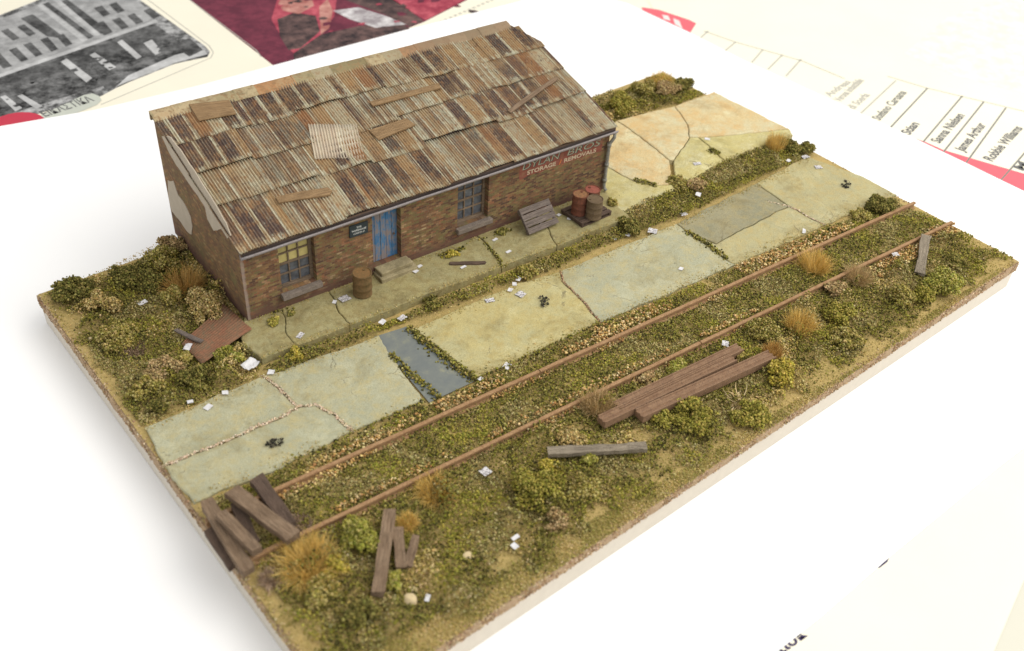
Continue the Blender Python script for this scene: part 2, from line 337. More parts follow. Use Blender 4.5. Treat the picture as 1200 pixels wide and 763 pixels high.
# ------------------------------------------------------------------ concrete slabs
def outline(poly, gap, amp=.07, step=.11):
    P = []
    for i in range(len(poly)):
        a = Vector(poly[i]); b = Vector(poly[(i+1) % len(poly)]); n = max(1, int((b-a).length/step))
        for k in range(n):
            p = a.lerp(b, k/n); q = Vector((p.x*1.4, p.y*1.4, 1.)); q2 = Vector((p.x*5, p.y*5, 7.))
            v = mn.noise_vector(q)*amp+mn.noise_vector(q2)*amp*.45+mn.noise_vector(Vector((p.x*13, p.y*13, 3.)))*.018; P.append(Vector((p.x+v.x, p.y+v.y)))
    ar = sum(P[i].x*P[(i+1) % len(P)].y-P[(i+1) % len(P)].x*P[i].y for i in range(len(P)))
    if ar < 0: P.reverse()
    def ins(P, g):
        o = []
        for i, p in enumerate(P):
            t = (P[(i+2) % len(P)]-P[i-2]).normalized(); o.append(p+Vector((-t.y, t.x))*g)
        return o
    return ins(P, gap), ins(P, gap+.03)
def slab(name, poly, top, mat, gap=.025, label=None, cat='slab', depth=.4):
    o, i = outline(poly, gap); n = len(o); m = MB()
    m.v += [(p.x, p.y, top-depth) for p in o]+[(p.x, p.y, top-.025) for p in o]
    for k in range(n):
        b = (k+1) % n; m.f.append((k, b, n+b, n+k))
    q = len(m.v); m.v += [(p.x, p.y, top) for p in i]
    for k in range(n):
        b = (k+1) % n; m.f.append((n+k, n+b, q+b, q+k))
    for t in tessellate_polygon([[Vector((p.x, p.y, 0)) for p in i]]):
        a, b, c = t
        if (i[b]-i[a]).cross(i[c]-i[a]) < 0: a, c = c, a
        m.f.append((q+a, q+b, q+c))
    ob = m.build(name, mat); return tag(ob, label, cat, kind='structure')
Y = .08
slab('concrete_yard', [(0.221, 10.922), (3.984, 10.872), (4.120, 10.069), (4.184, 9.020), (3.721, 8.916), (2.650, 9.052), (1.482, 9.032), (-0.003, 9.203)], Y, M_conA, .035)
slab('concrete_yard', [(3.984, 10.872), (4.664, 10.715), (7.979, 10.385), (7.363, 7.013), (4.972, 7.217), (4.868, 8.075), (4.646, 8.817), (4.184, 9.020), (4.120, 10.069)], Y+.01, M_conA, .03)
slab('concrete_yard', [(-0.003, 9.203), (1.482, 9.032), (2.650, 9.052), (3.721, 8.916), (4.184, 9.020), (4.646, 8.817), (4.868, 8.075), (4.972, 7.217), (2.600, 7.196), (0.063, 7.514)], Y-.01, M_conA, .03)
slab('concrete_yard', [(9.003, 10.020), (13.188, 9.904), (15.060, 9.548), (14.787, 9.011), (14.614, 7.840), (14.323, 6.586), (9.310, 6.862)], Y, M_conB)
slab('concrete_yard', [(15.060, 9.548), (20.761, 9.232), (20.723, 8.704), (20.625, 6.511), (20.644, 6.115), (14.323, 6.586), (14.614, 7.840), (14.787, 9.011)], Y+.01, M_conA)
slab('concrete_yard', [(20.761, 9.232), (25.714, 9.375), (25.432, 7.512), (21.037, 7.468), (20.723, 8.704)], Y, M_conC, .02)
slab('concrete_yard', [(21.037, 7.468), (25.432, 7.512), (25.498, 5.803), (23.702, 5.876), (20.644, 6.115), (20.625, 6.511), (20.723, 8.704)], Y-.01, M_conD, .025)
slab('concrete_yard', [(25.714, 9.375), (29.177, 9.550), (29.862, 7.101), (29.818, 5.476), (25.498, 5.803), (25.432, 7.512)], Y+.01, M_conD, .02)
wt = MB(); wt.poly([(7.798, 10.411), (8.942, 10.224), (9.152, 6.832), (7.466, 6.892)], .05); tag(wt.build('water', M_water), 'shallow blue grey puddle between two mossy joints', 'puddle', kind='structure')
WK = .31
slab('pavement', [(4.193, 12.570, 0.310)[:2], (4.260, 11.325, 0.310)[:2], (5.389, 11.253, 0.310)[:2], (5.507, 11.934, 0.310)[:2], (6.021, 13.160, 0.310)[:2], (5.337, 14.198, 0.310)[:2]], WK, M_walk, .01)
slab('pavement', [(5.389, 11.253, 0.310)[:2], (7.359, 11.076, 0.310)[:2], (7.417, 11.838, 0.310)[:2], (7.720, 13.070, 0.310)[:2], (6.021, 13.160, 0.310)[:2], (5.507, 11.934, 0.310)[:2]], WK+.008, M_walk, .012)
slab('pavement', [(7.359, 11.076, 0.310)[:2], (10.296, 10.956, 0.310)[:2], (13.379, 10.726, 0.310)[:2], (13.799, 12.132, 0.310)[:2], (13.836, 13.091, 0.310)[:2], (7.720, 13.070, 0.310)[:2], (7.417, 11.838, 0.310)[:2]], WK, M_walk, .02)
slab('pavement', [(13.379, 10.726, 0.310)[:2], (15.790, 10.546, 0.310)[:2], (16.175, 11.464, 0.310)[:2], (16.977, 12.989, 0.310)[:2], (13.836, 13.091, 0.310)[:2], (13.799, 12.132, 0.310)[:2]], WK+.01, M_walk, .02)
slab('pavement', [(15.790, 10.546, 0.310)[:2], (19.350, 10.358, 0.310)[:2], (19.492, 11.256, 0.310)[:2], (20.068, 12.638, 0.310)[:2], (16.977, 12.989, 0.310)[:2], (16.175, 11.464, 0.310)[:2]], WK, M_walk, .012)
YR = .22
slab('concrete_apron', [(24.287, 16.228, 0.220)[:2], (24.336, 15.741, 0.220)[:2], (24.054, 13.993, 0.220)[:2], (23.795, 12.490, 0.220)[:2], (22.508, 11.065, 0.220)[:2], (21.932, 11.459, 0.220)[:2], (21.413, 12.199, 0.220)[:2], (21.251, 13.727, 0.220)[:2], (22.368, 15.383, 0.220)[:2]], YR, M_conE, .02)
slab('concrete_apron', [(24.336, 15.741, 0.220)[:2], (24.287, 16.228, 0.220)[:2], (27.480, 15.704, 0.220)[:2], (26.688, 14.175, 0.220)[:2], (25.915, 13.352, 0.220)[:2], (23.916, 12.409, 0.220)[:2], (23.795, 12.490, 0.220)[:2], (24.054, 13.993, 0.220)[:2]], YR+.01, M_conE, .02)
slab('concrete_apron', [(27.480, 15.704, 0.220)[:2], (30.081, 15.665, 0.220)[:2], (30.229, 11.359, 0.220)[:2], (27.723, 12.405, 0.220)[:2], (26.259, 13.121, 0.220)[:2], (25.915, 13.352, 0.220)[:2], (26.688, 14.175, 0.220)[:2]], YR, M_conE, .025)
slab('concrete_apron', [(26.259, 13.121, 0.220)[:2], (27.723, 12.405, 0.220)[:2], (30.229, 11.359, 0.220)[:2], (29.961, 10.907, 0.220)[:2], (25.696, 11.203, 0.220)[:2], (26.023, 12.070, 0.220)[:2]], YR+.008, M_conF, .025)
slab('concrete_apron', [(25.915, 13.352, 0.220)[:2], (26.259, 13.121, 0.220)[:2], (26.023, 12.070, 0.220)[:2], (25.696, 11.203, 0.220)[:2], (22.362, 10.784, 0.220)[:2], (23.916, 12.409, 0.220)[:2]], YR, M_conF, .025)
slab('concrete_apron', [(21.251, 13.727, 0.220)[:2], (21.413, 12.199, 0.220)[:2], (21.932, 11.459, 0.220)[:2], (22.508, 11.065, 0.220)[:2], (22.362, 10.784, 0.220)[:2], (19.484, 10.853, 0.220)[:2], (19.321, 12.123, 0.220)[:2], (21.172, 14.103, 0.220)[:2]], YR+.004, M_conF, .025)
# ------------------------------------------------------------------ brick building
bld = empty('brick_building', (4.8066,13.1526,0.100), -0.05219)
tag(bld, 'long low brick storage shed with rusty corrugated lean-to roof and blue door', 'building')
BL_, BV = 15.05, 6.0
RZ = lambda v: 3.0+.28*(v+.25)
opens = [(1.27, 2.53, .84, 2.64), (4.67, 5.78, .5, 2.62), (8.11, 9.44, .9, 2.68)]
m = MB(); xs = sorted({0., BL_} | {o[0] for o in opens} | {o[1] for o in opens}); RV = .34
for a, b in zip(xs, xs[1:]):
    op = [o for o in opens if o[0] == a]
    rng = [(.1, 3.0)] if not op else [(.1, op[0][2]), (op[0][3], 3.0)]
    for z0, z1 in rng: m.quad((a, 0, z0), (b, 0, z0), (b, 0, z1), (a, 0, z1))
for a, b, z0, z1 in opens:
    m.quad((a, 0, z0), (a, 0, z1), (a, RV, z1), (a, RV, z0)); m.quad((b, 0, z0), (b, RV, z0), (b, RV, z1), (b, 0, z1))
    m.quad((a, 0, z1), (b, 0, z1), (b, RV, z1), (a, RV, z1)); m.quad((a, 0, z0), (a, RV, z0), (b, RV, z0), (b, 0, z0))
m.build('wall', M_brick, bld)
def endwall(u0, u1, mat):
    m = MB(); pr = [(.004, .1), (BV, .1), (BV, RZ(BV)-.1), (.004, RZ(0)-.1)]
    m.loft([[(u0, v, z) for v, z in pr], [(u1, v, z) for v, z in pr]]); return m.build('wall', mat, bld)
ew = endwall(0, .22, M_brick2); endwall(BL_-.22, BL_, M_brick2)
m = MB(); m.box(.22, BL_-.22, BV-.2, BV-.002, .1, RZ(BV)-.12); m.build('wall', M_brick, bld)
def plaster(pts):
    n = len(pts); P = []
    for i in range(n):
        a = Vector(pts[i]); b = Vector(pts[(i+1) % n]); k = max(1, int((b-a).length/.14))
        for t in range(k):
            p = a.lerp(b, t/k); w = mn.noise_vector(Vector((p.x*3, p.y*3, 5)))*.06; P.append((p.x+w.x, p.y+w.y))
    m = MB(); m.poly(P, 0.); V = [(-.022, p[0], p[1]) for p in P]; f = m.f; m.v = V+[(.01, p[0], p[1]) for p in P]
    k = len(P); m.f = list(f)+[(i, (i+1) % k, k+(i+1) % k, k+i) for i in range(k)]
    return m.build('plaster_patch', M_plast, ew)
plaster([(5.416, 4.336), (5.147, 4.118), (4.766, 3.830), (4.123, 3.681), (3.547, 3.568), (2.857, 3.429), (2.314, 3.281), (2.256, 2.859), (1.863, 2.661), (1.139, 3.154), (0.737, 3.038), (0.409, 3.331), (0.623, 3.646), (1.070, 3.796), (1.732, 4.080), (2.668, 4.352), (3.572, 4.596), (4.545, 4.730)])
plaster([(5.666, 2.499), (5.030, 2.806), (4.838, 2.369), (4.292, 2.299), (3.904, 2.008), (3.913, 1.589), (4.146, 1.135), (4.617, 1.033), (5.242, 1.131), (5.836, 1.148), (5.932, 1.662)])
# roof
roof = MB(); pr = [(-.22, RZ(-.22)-.035), (BV+.1, RZ(BV+.1)-.035), (BV+.1, RZ(BV+.1)-.12), (-.22, RZ(-.22)-.12)]
roof.loft([[(.02, v, z) for v, z in pr], [(14.5 if v > 3 else 15.06, v, z) for v, z in pr]])
deck = roof.build('roof', M_deck, bld)
def corr_sheet(u0, u1, v0, v1, lift, rnd, rnd2, base=.02, pitch=.1, amp=.03, skew=0., acc=None, umax=None):
    nu = max(4, int((u1-u0)/pitch*6)); nv = 7; V, Fc, Cc = acc; n = len(V)
    for j in range(nv+1):
        t = j/nv
        for i in range(nu+1):
            u = u0+(u1-u0)*i/nu; v = v0+(v1-v0)*t+(skew*(u-u0) if j == 0 else 0)+(.05*nz(u, v0, 1.5, 3) if j == 0 else 0)
            if umax: u = min(u, umax(v))
            h = base+amp*math.sin(2*PI*u/pitch)+lift*(1-t)+.05*nz(u, v, .5, rnd*9)
            if j == 0: h += .03*nz(u, v0, 2.2, 8)
            V.append((u, v-h*.27, RZ(v)+h)); Cc.append((rnd, t, rnd2))
    for j in range(nv):
        for i in range(nu):
            a = n+j*(nu+1)+i; Fc.append((a, a+1, a+nu+2, a+nu+1))
UM = lambda v: 15.17 if v < 4.6 else 15.17-.43*(v-4.6)
acc = ([], [], [])
rows = [(-.24, 1.75), (1.62, 3.28), (3.1, 4.72), (4.56, 5.95)]
for ri, (v0, v1) in enumerate(rows):
    u = -.02+RS.uniform(-.02, .02); first = True
    while u < 15.0:
        w = RS.uniform(.95, 2.2); e = u+w
        if e > 14.2: e = 15.2
        jit = RS.uniform(-.16, .16)
        corr_sheet(u-.06, e, v0+(jit if ri else jit*.25), v1, .055, RS.rand(), RS.rand(), .03+RS.uniform(0, .02), skew=RS.uniform(-.03, .03), acc=acc, umax=UM); u = e
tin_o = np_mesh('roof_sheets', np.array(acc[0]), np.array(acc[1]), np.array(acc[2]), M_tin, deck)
sm = tin_o.modifiers.new('thick', 'SOLIDIFY'); sm.thickness = .014
# ridge capping: short pieces
def ridge():
    g = G('ridge_metal', .75, .25); o = g.obj(); x, y, z = g.sep(o); s_ = g.math('FLOOR', g.math('DIVIDE', x, .73)); r = g.white(g.comb(s_, 2., 2.)); f = g.noise(o, 5, 5, .7)
    k = g.ramp(g.math('ADD', g.math('MULTIPLY', r, .7), g.math('MULTIPLY', f, .3)), [(.15, (.20,.16,.08)), (.35, (.34,.28,.16)), (.5, (.34,.17,.075)), (.65, (.40,.32,.19)), (.8, (.26,.21,.12)), (.92, (.42,.39,.28))]); k = g.mix(g.ramp(f, [(.5, 0.), (.62, .75)]), k, (.22,.13,.06)); k = g.mix(g.ramp(g.noise(g.vadd(o, (4, 1, 2)), 3, 5, .7), [(.55, 0.), (.68, .6)]), k, (.13,.11,.06))
    k = g.mix(g.ramp(g.math('DIVIDE', x, 15.), [(.6, 0.), (.7, .75)]), k, (.20,.14,.09)); g.bump(f, .3, .02); return g.col(k)
m = MB(); u = -.06; k = .5
while u < 14.45:
    e = min(u+.73, 14.5); h = .075+random.uniform(-.012, .012)
    m.loft([[(q, v, RZ(v)+hh) for v, hh in ((5.70+.03*k, h-.02), (5.95, h+.05), (6.17, h+.03), (6.2, -.2), (6.12, -.2), (6.1, h-.03), (5.95, h), (5.70+.03*k, h-.045))] for q in (u, e+.03)]); k = random.random(); u = e
    if u >= 14.49: break
m.build('ridge_cap', ridge(), deck)
m = MB(); m.box(-.02, 15.12, -.20, -.14, 2.88, 3.0, jit=.004); m.build('fascia', M_fasc, bld)
# sagging half-round gutter
m = MB(); rings = []
for i in range(61):
    u = -.03+15.2*i/60; zc = 2.925+.018*nz(u, 0, .5, 1)-.005*(i/60); ring = []
    for a in range(9):
        t = PI+PI*a/8; ring.append((u, -.215+.10*math.cos(t), zc+.145*math.sin(t)))
    for a in range(9):
        t = 2*PI-PI*a/8; ring.append((u, -.215+.075*math.cos(t), zc+.11*math.sin(t)+.004))
    rings.append(ring)
m.loft(rings); m.build('gutter', M_gut, bld, True)
m = MB(); up_ = 14.97
m.tube([(15.08, -.22, 2.84), (15.08, -.22, 2.62), (15.06, -.17, 2.5), (14.99, -.14, 2.38), (up_, -.11, 2.3), (up_, -.11, 1.4), (up_, -.11, .5), (up_+.01, -.14, .36), (up_+.03, -.24, .28)], .066, 10)
for z in (2.28, 1.42, .72): m.tube([(up_, -.11, z-.06), (up_, -.11, z+.06)], .092, 10)
m.build('downpipe', M_pipe, bld, True)
# windows
def window(u0, u1, z0, z1, yellow):
    m = MB(); y0, y1 = .22, .30; t = .075; cols, rws = 3, 4
    m.box(u0, u0+t, y0, y1, z0, z1); m.box(u1-t*1.5, u1, y0, y1, z0, z1); m.box(u0+t, u1-t*1.5, y0+.003, y1, z1-t, z1); m.box(u0+t, u1-t*1.5, y0-.03, y1, z0, z0+t*1.5)
    a, b, c, d = u0+t, u1-t*1.5, z0+t*1.5, z1-t
    for i in range(1, cols): x = a+(b-a)*i/cols; m.box(x-.024, x+.024, y0+.02, y1-.01, c, d)
    for i in range(1, rws):
        z = c+(d-c)*i/rws; th = .038 if i == 2 else .024; m.box(a, b, y0+.012, y1-.012, z-th, z+th)
    f = m.build('window', M_frame, bld, bevel=.006)
    p = MB(); s = c+(d-c)*.5 if yellow else d
    p.box(a, b, .292, .300, c, s); p.build('pane', M_glass, f)
    if yellow:
        p = MB(); p.box(a, b, .291, .299, s, d)
        o = p.build('pane', M_blind, f); o['label'] = 'yellowed upper panes'
    q = MB(); q.box(u0-.06, u1+.12, -.2, .22, z0-.2, z0-.02, jit=.012); q.build('sill', M_sill, f, bevel=.02)
window(*opens[0], True); window(*opens[2], False)
# door of vertical boards
a, b, z0, z1 = opens[1]; m = MB(); n = 5
for i in range(n): m.box(a+(b-a)*i/n+.006, a+(b-a)*(i+1)/n-.006, (.24+random.uniform(0, .012)), .31, z0+.012, z1)
d = m.build('door', M_door, bld, bevel=.008)
m = MB(); m.lathe([(.0, -.04), (.035, -.03), (.035, .0), (.015, .01), (.015, .05)], 12, Matrix.Translation((b-.16, .215, 1.45)) @ Matrix.Rotation(-PI/2, 4, 'X')); m.build('handle', M_fasc, d, True)
m = MB(); m.box(4.70, 5.98, -.47, -.002, .372, .53, jit=.022); m.box(4.64, 6.10, -.60, -.002, .1, .36, jit=.025)
m.build('doorstep', M_step, bld, bevel=.03)
def text_mesh(body, font_shear=0., bold=0.):
    c = bpy.data.curves.new('t', 'FONT'); c.body = body; c.size = 1; c.shear = font_shear; c.offset = bold; c.extrude = .0; c.resolution_u = 3
    o = bpy.data.objects.new('t', c); COL.objects.link(o); dg = bpy.context.evaluated_depsgraph_get(); dg.update()
    me = bpy.data.meshes.new_from_object(o.evaluated_get(dg)); V = [tuple(v.co) for v in me.vertices]; Fc = [tuple(p.vertices) for p in me.polygons]
    bpy.data.objects.remove(o); bpy.data.meshes.remove(me)
    a = np.array(V); a[:, 0] -= a[:, 0].min(); w = a[:, 0].max(); y0, y1 = a[:, 1].min(), a[:, 1].max()
    return a, Fc, w, y0, y1
def text(name, body, O, ex, ey, width, height, mat, parent=None, shear=0., bold=0., capmax=None, nrm=None, off=0.):
    """flat lettering: origin O, reading direction ex, up ey, fitted to width x cap height"""
    a, Fc, w, y0, y1 = text_mesh(body, shear, bold); ex = Vector(ex).normalized(); ey = Vector(ey).normalized(); O = Vector(O); cap = .72
    m = MB(); m.v = [tuple(O+ex*(p[0]/w*width)+ey*(p[1]/cap*height)) for p in a]; m.f = list(Fc); return m.build(name, mat, parent)
# painted sign on the brickwork
m = MB(); P = []
for i in range(40): u = 10.78+3.92*i/39; P.append((u, 2.07-.02*(u-10.8)/4+.035*nz(u, 0, 3.1)+(-.05 if u < 11.1 else 0)))
for i in range(40): u = 14.7-3.92*i/39; P.append((u, 2.80-.03*(u-10.8)/4))
mm = MB(); mm.poly(P, 0); m.v = [(p[0], -.006, p[1]) for p in P]; m.f = mm.f
ps = m.build('painted_sign', M_sign, bld)
E1 = (1, 0, -.015); E2 = (0, 0, 1)
for i, (tx, u0, w) in enumerate((('DYLAN', 10.90, 1.72), ('BROS', 12.98, 1.62))):
    text('lettering', tx, (u0+.035, -.009, 2.375-.015*(u0-10.9)), E1, E2, w, .275, M_letd, ps, .18, .012)
    text('lettering', tx, (u0, -.012, 2.39-.015*(u0-10.9)), E1, E2, w, .26, M_let1, ps, .18, -.004)
text('lettering', 'STORAGE', (11.13, -.012, 2.13), (1, 0, -.012), E2, 1.34, .165, M_let2, ps, 0, .03)
text('lettering', '/', (12.62, -.012, 2.09), (1, 0, -.012), E2, .12, .2, M_orange, ps, 0, .02)
text('lettering', 'REMOVALS', (12.86, -.012, 2.11), (1, 0, -.012), E2, 1.56, .165, M_let2, ps, 0, .03)
# small plate by the door: a sign of its own
sg = MB(); sg.box(0, .69, -.045, -.008, 0, .46); 
sgo = sg.build('wall_sign', M_plate, None, bevel=.006); 
Mb = Matrix.Translation(bld.location) @ Matrix.Rotation(bld.rotation_euler[2], 4, 'Z')
sgo.matrix_world = Mb @ Matrix.Translation((3.80, 0, 2.07)) @ Matrix.Rotation(math.radians(1), 4, 'Y')
tag(sgo, 'small black sign with white capital letters on the brick beside the blue door', 'sign')
text('lettering', 'THE', (.25, -.048, .31), E1, E2, .19, .07, M_white, sgo, 0, .01)
text('lettering', 'WAREHOUSE', (.07, -.048, .2), E1, E2, .55, .075, M_white, sgo, 0, .01)
text('lettering', 'LONDON E1', (.14, -.048, .09), E1, E2, .41, .065, M_white, sgo, 0, .01)
# ------------------------------------------------------------------ boards and sheets lying on the roof
NR = Vector((0, -.27, .963)); RX = Vector((1, 0, 0)); RY = Vector((0, .963, .27))
def on_roof(name, pts, th, mat, label, cat, lift=.09, rise=0):
    """flat board whose outline is given in roof coordinates (along the eave, up the slope)"""
    c = Vector(pts[0]); ax = (Vector(pts[1])-c); ang = math.atan2(ax.y, ax.x)
    cc, ss = math.cos(-ang), math.sin(-ang); L = []
    for p in pts: q = Vector(p)-c; L.append((q.x*cc-q.y*ss, q.x*ss+q.y*cc))
    ar = sum(L[i][0]*L[(i+1) % len(L)][1]-L[(i+1) % len(L)][0]*L[i][1] for i in range(len(L)))
    if ar < 0: L.reverse()
    m = MB(); m.loft([[(x, y, 0) for x, y in L], [(x, y, th) for x, y in L]])
    o = m.build(name, mat, None, bevel=.01)
    F_ = Matrix((( *RX, 0), (*RY, 0), (*NR, 0), (0, 0, 0, 1))).transposed()
    o.matrix_world = Mb @ Matrix.Translation((c.x, c.y, RZ(c.y)+lift)) @ F_ @ Matrix.Rotation(ang, 4, 'Z')
    return tag(o, label, cat)
on_roof('board', [(1.234, 5.967), (2.540, 5.706), (2.467, 5.000), (1.200, 5.134)], .05, M_woodt, 'brown rectangular board near the left end of the ridge', 'board', .12)
on_roof('plank', [(6.986, 3.996), (9.890, 3.971), (9.830, 3.708), (6.989, 3.769)], .07, M_woodt, 'long thin tan plank high on the roof, roughly level with the ridge', 'plank', .11)
on_roof('board', [(6.244, 2.808), (7.788, 2.845), (7.921, 2.439), (6.321, 2.260)], .06, M_woodt, 'tan rectangular board mid roof just right of the corrugated patch', 'board', .11)
on_roof('plank', [(1.922, 1.274), (2.692, 1.194), (3.637, 1.007), (3.717, 0.816), (3.550, 0.687), (2.396, 0.926), (1.904, 1.013)], .08, M_woodt, 'ragged orange brown plank low on the roof above the left window', 'plank', .11)
on_roof('stick', [(11.510, 1.876), (12.926, 2.356), (13.911, 2.638), (14.480, 2.785), (14.427, 2.604), (13.643, 2.390), (12.942, 2.158), (11.554, 1.720)], .07, M_wood, 'thin grey brown stick slanting across the right end of the roof', 'stick', .11)
acc = ([], [], []); W_, H_ = 1.72, 1.72
nu, nv = 110, 4
for j in range(nv+1):
    for i in range(nu+1):
        u = W_*i/nu; v = H_*j/nv; acc[0].append((u, v+.015*nz(u, v, 9), .03*math.sin(2*PI*u/.1)+.04*nz(u, v, .8))); acc[2].append((.37, .5, .1))
for j in range(nv):
    for i in range(nu):
        a_ = j*(nu+1)+i; acc[1].append((a_, a_+1, a_+nu+2, a_+nu+1))
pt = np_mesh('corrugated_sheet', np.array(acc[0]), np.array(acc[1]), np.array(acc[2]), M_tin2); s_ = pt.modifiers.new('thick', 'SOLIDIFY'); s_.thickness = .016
p0 = Vector((3.897, 2.316)); p1 = Vector((5.448, 1.751)); p3 = Vector((4.633, 3.762)); ex = (p1-p0).normalized(); ey = (p3-p0).normalized()
X_ = RX*ex.x+RY*ex.y; Y_ = NR.cross(X_)
sc1 = (p1-p0).length/W_; sc2 = (p3-p0).length/H_
pt.data.transform(Matrix.Diagonal((sc1, sc2, 1, 1)))
pt.matrix_world = Mb @ Matrix.Translation((p0.x, p0.y, RZ(p0.y)+.12)) @ Matrix(((*X_, 0), (*Y_, 0), (*NR, 0), (0, 0, 0, 1))).transposed()
tag(pt, 'loose square of pale rusty corrugated iron laid askew on mid roof', 'corrugated sheet')
# ------------------------------------------------------------------ drums and pallets
def drum(loc, r, h, body, lid, label, group=None, rz=0., tilt=0.):
    t = empty('oil_drum', loc, rz); t.rotation_euler = (tilt, 0, rz); tag(t, label, 'drum', group); m = MB()
    pr = [(0, 0), (r*.97, 0), (r*1.03, .02), (r*1.03, .05), (r, .07)]
    for z in (.36, .66): pr += [(r, z*h-.05), (r*1.05, z*h-.015), (r*1.05, z*h+.015), (r, z*h+.05)]
    pr += [(r, h-.06), (r*1.035, h-.03), (r*1.035, h), (r*.95, h), (r*.95, h-.03)]
    m.lathe(pr, 32); m.build('body', body, t, True)
    m = MB(); m.lathe([(r*.95, h-.06), (r*.95, h-.028), (0, h-.028)], 28); l = m.build('lid', lid, t)
    m = MB(); m.lathe([(.05, h-.03), (.05, h-.002), (0, h-.002)], 10, Matrix.Translation((r*.55, .05, 0))); m.build('bung', body, l); return t
drum((*(8.565, 12.227, 0.320)[:2], .32), .315, .90, M_drumb, M_druml2, 'rusty brown oil drum by the doorstep, standing directly on the paving', None, .4, .02)
def pallet_parts(root, L, W, n, mat, gap):
    """L along x, W along y, deck boards run along x"""
    bw = (W-gap*(n-1))/n
    for i in range(n):
        y = i*(bw+gap); m = MB(); m.box(-.01, L+.01, y, y+bw, .13, .175, jit=.008); m.build('deck_board', mat, root)
    for x in (0, L/2-.05, L-.1): m = MB(); m.box(x, x+.1, .0, W, .035, .128, jit=.004); m.build('bearer', mat, root)
    for y in (0, W-bw): m = MB(); m.box(0, L, y, y+bw*.8, 0, .034, jit=.003); m.build('base_board', mat, root)
def frame3(root, O, px, py):
    O, px, py = Vector(O), Vector(px), Vector(py); X = (px-O).normalized(); Zv = X.cross(py-O).normalized(); Yv = Zv.cross(X)
    root.matrix_world = Matrix(((*X, 0), (*Yv, 0), (*Zv, 0), (0, 0, 0, 1))).transposed(); root.matrix_world.translation = O
    mw = root.matrix_world.copy(); mw.translation = O; root.matrix_world = mw
    return (px-O).length, (py-O).dot(Yv)
fp = empty('pallet'); L, W = frame3(fp, (17.328, 10.848, 0.320), (18.824, 10.845, 0.320), (17.496, 12.045, 0.320)); pallet_parts(fp, L, W, 5, M_woodd, .05)
tag(fp, 'dark timber pallet lying flat on the paving with three drums standing on it', 'pallet')
drum((17.710, 11.483, 0.490), .29, .86, M_drumr, M_druml, 'red rust drum with an orange lid, left on the flat pallet', 'drums on the pallet', .3)
drum((18.324, 11.481, 0.490), .29, .84, M_drumr, M_drump, 'drum with a red lid half hidden behind the other two on the pallet', 'drums on the pallet', 1.3)
drum((17.989, 10.977, 0.490), .30, .80, M_drumd, M_drumd, 'dark brown drum at the front right of the flat pallet', 'drums on the pallet', 2.2)
lp = empty('pallet'); L, W = frame3(lp, (15.317, 11.627, 0.330), (16.712, 11.598, 0.330), (15.467, 12.315, 1.017)); pallet_parts(lp, L, W, 4, M_woodp, .045)
tag(lp, 'grey slatted pallet leaning against the brick wall between window and drums', 'pallet')
# ------------------------------------------------------------------ rails
def rail(p0, p1, label, zt=.27):
    p0 = Vector((*p0[:2], 0)); p1 = Vector((*p1[:2], 0)); d = (p1-p0); L = d.length; d /= L; s = Vector((-d.y, d.x, 0))
    pf = [(-.11, 0), (.11, 0), (.11, .03), (.02, .05), (.02, .165), (.062, .185), (.062, .24), (.045, .255), (-.045, .255), (-.062, .24), (-.062, .185), (-.02, .165), (-.02, .05), (-.11, .03)]
    n = max(2, int(L/.5)); rings = []
    for i in range(n+1):
        c = p0+d*(L*i/n); w = .012*nz(c.x, c.y, .6, 2); rings.append([c+s*(a+w)+Vector((0, 0, zt-.255+b)) for a, b in pf])
    m = MB(); m.loft(rings); return tag(m.build('rail', M_rail, None), label, 'rail', 'rusty rails of the siding')
J1 = (10.955, 5.851, 0.270); J2 = (16.153, 3.923, 0.270)
R1A = Vector((1.892, 6.471, 0.270)); R1B = Vector((29.686, 4.566, 0.270)); R2A = Vector((3.095, 4.649, 0.270)); R2B = Vector((29.704, 2.867, 0.270))
d1 = (R1B-R1A).normalized(); d2 = (R2B-R2A).normalized()
R1S = R1A-d1*((R1A.x-.02)/d1.x); R2S = R2A-d2*((R2A.x-.02)/d2.x)
dj = lambda A, B, J: A+(B-A)*((J[0]-A.x)/(B.x-A.x))
j1 = dj(R1A, R1B, J1); j2 = dj(R2A, R2B, J2)
rail(R1S, j1-d1*.02, 'left length of the rail nearer the slabs, starting under the timber pile')
rail(j1+d1*.02, R1B, 'right length of the rail nearer the slabs, up to the board edge')
rail(R2S, j2-d2*.02, 'left length of the rail nearer the front edge, past the gold tufts')
rail(j2+d2*.02, R2B, 'right length of the rail nearer the front edge, with the grey plank on it')
